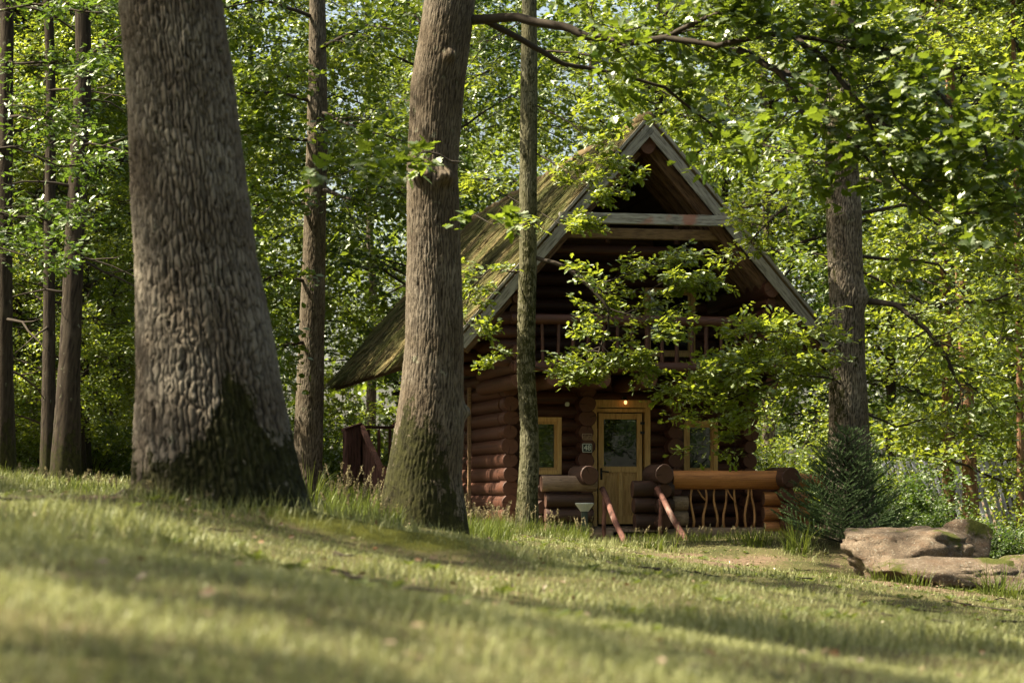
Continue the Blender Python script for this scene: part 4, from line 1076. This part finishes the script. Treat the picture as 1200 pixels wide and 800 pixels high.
# ---- porch
vp = -1.92
for i in range(10): box('deck_board', (.135, -.15-.19*i, W(z_deck-.03)), (4.5, .18, .04), M['log_weather'])
log((-2.35, vp, W(-.70)), (.0-.6, vp, W(-.70)), .11, 'grey', 'sill_log'); log((.28, vp, W(-.70)), (2.6, vp, W(-.70)), .115, 'grey', 'sill_log')
log((-2.35, vp-.02, W(-.83)), (2.6, vp-.02, W(-.83)), .10, 'grey', 'sill_log')
zr = (575-562)/F*38.9
log((.40, vp, W(zr)), (2.45, vp, W(zr)), .152, 'orange', 'porch_rail', label='varnished orange porch rail log')
log((2.2, vp+.05, W(zr-.0)), (3.05, vp+.12, W(zr-.02)), .12, 'orange', 'porch_rail')
# stack left of the rail
for i in range(3): log((-.26+.02*i, vp-.0, W(.03-.262*i)), (.42, vp-.0, W(.03-.262*i)), .135, 'dark')
log((.17, vp-.42, W(.27)), (.17, vp+.45, W(.27)), .155, 'dark', label='thick dark log end capping the porch stack')
for i in range(3): log((.20, vp-.30, W(.0-.25*i)), (.20, vp+.3, W(.0-.25*i)), .125, 'dark')
for i in range(2): log((.40, vp, W(-.20-.24*i)), (.66, vp, W(-.20-.24*i)), .12, 'grey', 'log_end')
# right corner stack
log((2.28, vp-.46, W(.215)), (2.28, vp+.6, W(.215)), .165, 'dark', label='thick dark crossing log on the right porch corner')
for i in range(4): log((2.30+LR.uniform(-.03, .03), vp-.34, W(-.06-.235*i)), (2.30, -.1, W(-.06-.235*i)), .122, 'red')
for i in range(3): log((1.95, vp, W(-.13-.24*i)), (2.72, vp, W(-.13-.24*i)), .118, 'orange', 'log')
# left rail with its log end
log((-1.62-.15, vp-.0, W(.12)), (-.86, vp-.0, W(.12)), .125, 'grey', 'porch_rail', label='weathered bark edged rail log left of the entrance')
log((-1.06, vp-.40, W(.25)), (-1.06, vp+.5, W(.25)), .155, 'dark')
for i in range(3): log((-1.70, vp, W(-.15-.24*i)), (-.92, vp, W(-.15-.24*i)), .118, 'dark')
# wall between porch and ground, left side
for i in range(3): log((-1.70, vp+.1, W(-.02-.24*i)), (-1.70, -.3, W(-.02-.24*i)), .115, 'dark')
# twisted stick balusters
def stick(u, seed, fork=None):
    r_ = random.Random(seed); pts = []; z0, z1 = -.60, zr-.13
    for k in range(7):
        t_ = k/6; pts.append((u+.03*math.sin(t_*5+seed)+r_.uniform(-.006, .006), vp+r_.uniform(-.01, .01), W(z0+(z1-z0)*t_)))
    mb = MB(); mb.tube(pts, np.linspace(.024, .017, 7), 8)
    if fork: mb.tube([pts[4], (pts[4][0]+fork*.5, vp, pts[4][2]+.08), (pts[4][0]+fork, vp+.01, W(z1))], [.016, .013, .012], 6)
    mb.build('stick_baluster', M['stick'], cab, True)
for k, px in enumerate((811, 826, 839, 850, 863, 876, 884)):
    u = ((px-600)/F*38.9-CO[0]+vp*math.sin(th0))/math.cos(th0)
    stick(u, k*3+1, {1: -.16, 4: -.14}.get(k))
# leaning handrail poles by the entrance
def pole(p0, p1, r, name='handrail_pole'):
    mb = MB(); pts = [np.array(p0)+(np.array(p1)-np.array(p0))*t_+np.array([.008*math.sin(t_*9), 0, .006*math.cos(t_*7)]) for t_ in np.linspace(0, 1, 9)]
    mb.tube(pts, r, 10); return mb.build(name, M['red_pole'], cab, True)
pole((-.80, vp-.15, W(.04)), (-.62, vp-1.05, W(-.90)), .048)
pole((.07, vp-.30, W(.04)), (.40, vp-1.15, W(-.93)), .048)
for p in ((-.78, vp-.22), (.12, vp-.35), (.30, vp-.75)): pole((p[0], p[1], W(-.12 if p[1] > vp-.5 else -.5)), (p[0], p[1], W(-1.0)), .034, 'handrail_post')
box('entrance_step', (-.30, vp-.56, W(-.88)), (.90, .32, .08), M['log_weather'])
box('entrance_step', (-.33, vp-.22, W(-.79)), (.95, .34, .10), M['log_weather'])

# ------------------------------------------------------------------ garden lamp
def garden_lamp(X, Y):
    t = thing('garden_lamp', 'knee high dark green garden lamp with pale flared hood by the entrance', 'lamp', (X, Y, gz(X, Y)))
    h = .60
    mb = MB(); mb.tube([(0, 0, -.1), (0, 0, .02), (0, 0, .03), (0, 0, h-.14)], [.07, .07, .052, .055], 20); mb.build('post', M['lamp_green'], t, False)
    mb = MB(); mb.tube([(0, 0, h-.14), (0, 0, h-.03)], [.062, .06], 20); mb.build('lens', M['dark_metal'], t)
    mb = MB(); mb.tube([(0, 0, h-.13), (0, 0, h-.02), (0, 0, h-.008), (0, 0, h)], [.063, .145, .148, .13], 24); mb.build('hood', M['lamp_hood'], t)
garden_lamp((685-600)/F*36.8, 36.8)

# ------------------------------------------------------------------ stair with railing at the left side of the cabin
st = thing('stair_railing', 'dark red wooden stair railing with boards left of the cabin', 'railing', (*at(432, 575, 46.0)[:2], E-.3))
DS = 46.0
def sp(px, py, dd=0): return at(px, py, DS+dd)-np.array(st.location)
def bar(a, b, w_, h_, name, mat=None):
    a = np.array(a); b = np.array(b); d = b-a; L = np.linalg.norm(d); x = d/L
    ref = np.array([0, 0, 1.0]) if abs(x[2]) < .95 else np.array([0, 1.0, 0])
    y = np.cross(ref, x); y /= np.linalg.norm(y); z_ = np.cross(x, y)
    mb = MB(); mb.box((a+b)/2, (L, w_, h_), np.stack([x, y, z_], 1)); return mb.build(name, mat or M['red_board'], st)
bar(sp(402, 504), sp(423, 497, .6), .08, .06, 'hand_rail'); bar(sp(423, 498, .6), sp(452, 560, -1.4), .09, .07, 'hand_rail')
bar(sp(423, 500, .6), sp(458, 501, 1.0), .08, .06, 'hand_rail'); bar(sp(458, 501, 1.0), sp(468, 494, 2.0), .08, .06, 'hand_rail')
for k in range(7):
    px = 404+k*3.4; bar(sp(px, 569, k*.1), sp(px, 505-k*1.0, k*.1), .075, .03, 'board')
for k in range(9):
    t_ = k/8; px = 424+t_*25; py = 502+t_*56; d_ = .6-2.0*t_
    bar(sp(px, 572+2*t_, d_), sp(px, py, d_), .07, .03, 'board')
for px, dd in ((432, .7), (444, .8), (457, 1.0)): bar(sp(px, 562, dd), sp(px, 503, dd), .06, .06, 'post')
bar(sp(425, 548, .7), sp(458, 548, 1.0), .04, .08, 'bottom_rail'); bar(sp(449, 546, -1.45), sp(453, 563, -1.45), .07, .05, 'flaked_end', M['red_pole'])

# ------------------------------------------------------------------ boulders
def boulder(name, label, loc, size, seed, tilt=(0, 0, 0), mossy=.2, planes=10):
    bm_ = bmesh.new(); bmesh.ops.create_icosphere(bm_, subdivisions=5, radius=1.0)
    V = np.array([v.co[:] for v in bm_.verts]); r_ = np.random.default_rng(seed)
    V = np.sign(V)*np.abs(V)**.72
    for _ in range(planes):
        nn_ = r_.normal(0, 1, 3); nn_ /= np.linalg.norm(nn_); dd = r_.uniform(.62, .9)
        q_ = V@nn_; V = V-np.clip(q_-dd, 0, None)[:, None]*nn_[None]
    V = V*np.array(size)
    V = V+(V/np.linalg.norm(V/np.array(size), axis=1)[:, None])*((fnoise(V, 1.6, seed, 4)-.5)*.34+(fnoise(V, 5, seed+3, 5)-.5)*.18-.07*smooth01(.06, .0, np.abs(fnoise(V*[.6, .6, 2.2], 2.2, seed+31, 3)-.5))+(np.abs(fnoise(V*[1, 1, 3], 2.5, seed+8, 3)-.5))*.16-.04)[:, None]
    for v, c_ in zip(bm_.verts, V): v.co = c_
    me = bpy.data.meshes.new(name); bm_.to_mesh(me); bm_.free(); me.materials.append(M['rock'])
    me.polygons.foreach_set('use_smooth', np.ones(len(me.polygons), bool))
    ms = np.clip(mossy+1.6*(fnoise(V, 2.0, seed+11, 3)-.5)+.25*V[:, 2]/size[2], 0, 1)
    a_ = me.attributes.new('moss', 'FLOAT', 'POINT'); a_.data.foreach_set('value', ms.astype(np.float32))
    o = mobj(name, me); o.location = loc; o.rotation_euler = tilt; return tag(o, label, 'boulder')
b1 = at(1050, 638, 33.2); boulder('boulder', 'largest brown sandstone boulder, wedge shaped, beside the young spruce', (b1[0], b1[1], b1[2]-.12), (1.02, .75, .46), 4, (0, .12, .1), .02, planes=6)
b2 = at(1120, 668, 31.6); boulder('boulder', 'long low flat grey slab of rock in front of the wedge boulder', (b2[0], b2[1], b2[2]-.10), (1.08, .6, .27), 9, (.03, .03, .15), .1)
b3 = at(1133, 636, 34.6); boulder('boulder', 'small grey rock with moss behind the flat slab', (b3[0], b3[1], b3[2]), (.40, .4, .32), 15, (0, .3, .3), .2)
b4 = at(1196, 672, 31.8); boulder('boulder', 'moss topped rock at the right edge of the photo', (b4[0], b4[1], b4[2]-.05), (.48, .5, .32), 22, (0, 0, .5), .42)
b5 = at(2, 560, 24.0); boulder('boulder', 'little dark stone on the grass crest at the left edge', (b5[0], b5[1], gz(b5[0], b5[1])+.02), (.10, .1, .08), 33, (0, 0, .5), .0)

# ------------------------------------------------------------------ young spruce
def spruce(X, Y, H, Wd):
    t = thing('young_spruce', 'small bluish green spruce between the porch corner and the boulder', 'tree', (X, Y, gz(X, Y)-.05))
    r_ = np.random.default_rng(88); mb = MB(); mb.tube([(0, 0, 0), (.01, 0, H*.5), (0, .01, H)], [.035, .022, .006], 8)
    shoots = []
    lay = 13
    for k in range(lay):
        z = .08+(H-.12)*(k/(lay-1))**.9; L = Wd*(1-(z/H))**.75*.98+.12; nb_ = 10 if k < 9 else 6
        for j in range(nb_):
            az = j*2*math.pi/nb_+k*.7+r_.uniform(-.2, .2); up = .30+.65*(z/H)+r_.uniform(-.12, .12)
            d = np.array([math.cos(az), math.sin(az), up]); d /= np.linalg.norm(d); l = L*r_.uniform(.6, 1.15)
            p0 = np.array([0, 0, z]); p1 = p0+d*l+np.array([0, 0, .05*l]); mid = p0+d*l*.55-np.array([0, 0, .07*l]); mb.tube([p0, mid, p1], [.010, .007, .003], 5)
            shoots.append((mid, p1)); shoots.append((p0+(mid-p0)*.3, mid))
            for s_ in np.linspace(.3, .92, max(2, int(l/.13))):
                base = p0+(mid-p0)*s_/.55 if s_ < .55 else mid+(p1-mid)*(s_-.55)/.45
                for sd__ in (-1, 1):
                    sv = np.cross(d, [0, 0, 1.0])*sd__; dd = d*.75+sv*.8+np.array([0, 0, r_.uniform(-.05, .3)]); dd /= np.linalg.norm(dd)
                    ls = l*(1-s_)*.55+.09; shoots.append((base, base+dd*ls*r_.uniform(.8, 1.1)))
    mb.build('stem', M['twig'], t, True)
    shoots.append((np.array([0, 0, H-.25]), np.array([0, 0, H+.03])))
    A = np.array([s[0] for s in shoots]); B = np.array([s[1] for s in shoots]); Ls = np.linalg.norm(B-A, axis=1)
    idx = np.repeat(np.arange(len(A)), np.maximum(10, (Ls/.0019).astype(int))); n_ = len(idx); tt = r_.uniform(0, 1.02, n_)[:, None]
    P = A[idx]+(B[idx]-A[idx])*tt; d = (B-A)[idx]/Ls[idx][:, None]; q_ = r_.normal(0, 1, (n_, 3)); q_ -= (q_*d).sum(1)[:, None]*d; q_ /= np.linalg.norm(q_, axis=1)[:, None]
    D = q_*.85+d*.8; tpl = (np.array([[0, .19, 0], [0, -.19, 0], [1, 0, 0]]), [[0, 1, 2]])
    print('needles', n_)
    mobj('needles', leaves_mesh('needles', P, D, r_.normal(0, 1, (n_, 3)), r_.uniform(.016, .024, n_), M['spruce'], tpl, np.clip(r_.normal(.4, .2, n_)+.25*(tt[:, 0] > .75), 0, 1)), t)
spruce((993-600)/F*36.2, 36.2, 1.75, 1.15)

# ------------------------------------------------------------------ striped blue-grey wall far right
fp = at(1128, 600, 51.0)
ft = thing('board_fence', 'pale blue fence of slanting boards glimpsed behind the trees at right', 'fence', (fp[0], fp[1], float(gz(fp[0], fp[1]))))
M['fence'] = m_board('pale_fence_board', (.36, .38, .52), (.50, .52, .66), (.20, .21, .31), (12, 12, 1))
zf = E+(575-541)/F*51-float(gz(fp[0], fp[1]))
for k in range(22):
    u_ = -1.35+k*.13
    mb = MB(); mb.box((0, 0, 0), (.07, .03, zf*1.05)); o = mb.build('slat', M['fence'], ft); o.location = (u_, (k % 2)*.03, zf*.5); o.rotation_euler = (0, -.28, 0)
box('fence_rail', (.1, .08, zf*.75), (3.2, .05, .10), M['fence'], ft); box('fence_rail', (.1, .08, zf*.25), (3.2, .05, .10), M['fence'], ft)

# ------------------------------------------------------------------ tall grasses
def tuft(px, Y, n, h, rad, label, name='grass_tuft', lean=.55, wd=.009, X=None, mat='tall_grass'):
    r_ = np.random.default_rng(int(abs(px)*7+Y)); X = (px-600)/F*Y if X is None else X
    a_ = r_.uniform(0, 6.283, n); q_ = np.sqrt(r_.uniform(0, 1, n))*rad; bx_ = X+q_*np.cos(a_); by_ = Y+q_*np.sin(a_)
    P = np.stack([bx_, by_, gz(bx_, by_)-.01], -1)
    az = a_+r_.normal(0, .6, n)
    o = blades(P, h*r_.uniform(.5, 1.15, n), wd*r_.uniform(.7, 1.3, n), r_.uniform(.1, lean, n)*1.4, az, r_.uniform(.1, 1, n), name, M[mat], segs=5, droop=.55)
    if label: tag(o, label, 'grass tuft')
    return o
tuft(935, 35.6, 90, .62, .22, 'bright tall grass clump at the right porch corner', wd=.016)
tuft(1035, 31.4, 60, .35, .2, 'grass clump at the foot of the wedge boulder', wd=.012)
tuft(1168, 30.4, 90, .55, .3, 'arching grass clump before the flat rock slab', wd=.014, lean=.8)
tuft(1070, 30.6, 50, .32, .22, 'low grass clump before the left end of the flat slab', wd=.012)
tuft(1190, 29.8, 40, .35, .2, 'short grass clump near the lower right edge stones', wd=.012)
tuft(880, 36.2, 50, .30, .3, 'broad leaved weeds below the orange porch rail', wd=.03, lean=.4)
tuft(770, 35.4, 40, .26, .3, 'small weeds before the leaning entrance pole', wd=.022)
tuft(660, 35.3, 60, .28, .35, 'weeds beside the garden lamp', wd=.018)
tuft(362, 30.0, 60, .75, .16, 'tall feathery grass clump right of the big oak', wd=.012)
tuft(120, 20.5, 60, .30, .5, 'grass clump on the crest left of the big oak', wd=.009)
# band of tall meadow grass, one mass
def meadow(name, label, boxes, seed, h, wd, seeds=0):
    r_ = np.random.default_rng(seed); Xs, Ys, Hs = [], [], []
    for (pxa, pxb, ya, yb, n, hh) in boxes:
        Y = r_.uniform(ya, yb, n); px = r_.uniform(pxa, pxb, n); Xs.append((px-600)/F*Y); Ys.append(Y); Hs.append(np.full(n, hh))
    X, Y, Hh = map(np.concatenate, (Xs, Ys, Hs)); n = len(X)
    clump = fnoise(np.stack([X, Y, X*0], -1), 2.2, seed, 2); kp = r_.uniform(.2, .75, n) < clump+.12; X, Y, Hh = X[kp], Y[kp], Hh[kp]; n = len(X)
    kc = ~((uv(X, Y)[0] > -2.5) & (uv(X, Y)[1] > -2.1) & (uv(X, Y)[0] < 3)); X, Y, Hh = X[kc], Y[kc], Hh[kc]; n = len(X)
    P = np.stack([X, Y, gz(X, Y)-.01], -1)
    o = blades(P, Hh*r_.uniform(.4, 1.2, n), wd*r_.uniform(.6, 1.3, n), r_.uniform(.1, .7, n), r_.uniform(0, 6.283, n), r_.uniform(0, 1, n), name, M['tall_grass'], segs=4)
    tag(o, label, 'grass', kind='stuff')
    if seeds:
        i_ = r_.choice(n, seeds, replace=False); mb = MB(); PP, DD, SS = [], [], []
        for k in i_:
            hh = Hh[k]*r_.uniform(1.0, 1.55); a_ = r_.uniform(0, 6.28); ln = r_.uniform(.1, .35)*hh
            b_ = P[k]; pts = [b_+np.array([math.cos(a_)*ln*t_**2, math.sin(a_)*ln*t_**2, hh*(t_-.12*t_*t_)]) for t_ in (0, .35, .7, 1.0)]
            mb.tube(pts, [.0028, .0024, .002, .0015], 3, cap=False)
            for j in range(26):
                t_ = r_.uniform(.72, 1.02); c_ = pts[2]+(pts[3]-pts[2])*(t_-.7)/.3; PP.append(c_+r_.normal(0, .006, 3)); DD.append(pts[3]-pts[2]+r_.normal(0, .05, 3)); SS.append(r_.uniform(.012, .026))
        s_ = mb.build('seed_stems', M['seed'], o); a__ = s_.data.attributes.new('tint', 'FLOAT', 'POINT')
        q_ = mobj('seed_heads', leaves_mesh('seed_heads', np.array(PP), np.array(DD), r_.normal(0, 1, (len(PP), 3)), np.array(SS), M['seed'], LEAF_KITE, r_.uniform(0, 1, len(PP))), o)
        s_['kind'] = 'stuff'; q_['kind'] = 'stuff'
meadow('meadow_grass', 'tall seeding wild grass round the trunk feet before the cabin', ((385, 470, 22, 24.4, 900, .30), (440, 600, 25.6, 34, 2600, .34), (380, 450, 26, 34, 1200, .45), (560, 690, 34, 37, 1500, .34), (690, 950, 36.2, 38.2, 1500, .20)), 5, .4, .009, 230)
meadow('crest_grass', 'unmown grass fringe on the crest left of the big oak', ((-20, 170, 20, 30, 2600, .20), (150, 340, 15.2, 16.2, 700, .10), (170, 330, 14.6, 15.4, 500, .07), (930, 1200, 29.5, 33, 1500, .12)), 6, .2, .007, 60)

# weeds and clover rosettes in the turf
X, Y = wedge(2600, 8, 36); k_ = fnoise(np.stack([X, Y, X*0], -1), .8, 91, 2); kp = rng.uniform(.3, .75, len(X)) < k_; X, Y = X[kp], Y[kp]; n = len(X)
ix = np.repeat(np.arange(n), 6); az = np.tile(np.arange(6)*1.047, n)+rng.uniform(-.3, .3, n*6); Dw = np.stack([np.cos(az), np.sin(az), rng.uniform(.15, .9, n*6)], -1)
Pw = np.stack([X[ix], Y[ix], gz(X[ix], Y[ix])+.005], -1)
wo_ = mobj('lawn_weeds', leaves_mesh('lawn_weeds', Pw, Dw, np.array([0, 0, 1.])+rng.normal(0, .1, (n*6, 3)), np.repeat(rng.uniform(.035, .085, n), 6), M['tall_grass'], LEAF_FIVE, rng.uniform(.2, 1, n*6)))
tag(wo_, 'low broad leaved weeds and clover growing in the lawn', 'weeds', kind='stuff')
# fallen leaves and bits on the ground
X, Y = wedge(7000, 5, 36); b_ = bare(X, Y); kp = rng.uniform(0, 1, len(X)) < .12+.9*b_; X, Y = X[kp], Y[kp]; n = len(X)
P = np.stack([X, Y, gz(X, Y)+.012+rng.uniform(0, .03, n)], -1)
fl = mobj('fallen_leaves', leaves_mesh('fallen_leaves', P, rng.normal(0, 1, (n, 3))*[1, 1, .25], np.array([0, 0, 1.])+rng.normal(0, .35, (n, 3)), rng.uniform(.025, .055, n), M['litter'], LEAF_FIVE, rng.uniform(0, 1, n)))
tag(fl, 'brown fallen leaves scattered over the lawn and bare soil', 'fallen leaves', kind='stuff')
mb = MB(); rt = np.random.default_rng(404)
for k in range(90):
    Y_ = math.sqrt(rt.uniform(49, 1200)); X_ = rt.uniform(-.24, .24)*Y_; a_ = rt.uniform(0, 6.28); L_ = rt.uniform(.10, .45); pts = []
    for j in range(5):
        x_ = X_+math.cos(a_+.25*j*rt.uniform(-1, 1))*L_*j/4; y_ = Y_+math.sin(a_)*L_*j/4; pts.append((x_, y_, float(gz(x_, y_))+.03+rt.uniform(0, .015)))
    mb.tube(pts, np.linspace(rt.uniform(.005, .011), .003, 5), 4)
tag(mb.build('fallen_twigs', M['twig'], None, True), 'small dead twigs lying scattered in the lawn', 'twigs', kind='stuff')
print('objects', len(bpy.data.objects), 'tris', sum(len(m.loops)-2*len(m.polygons) for m in bpy.data.meshes if m.users))
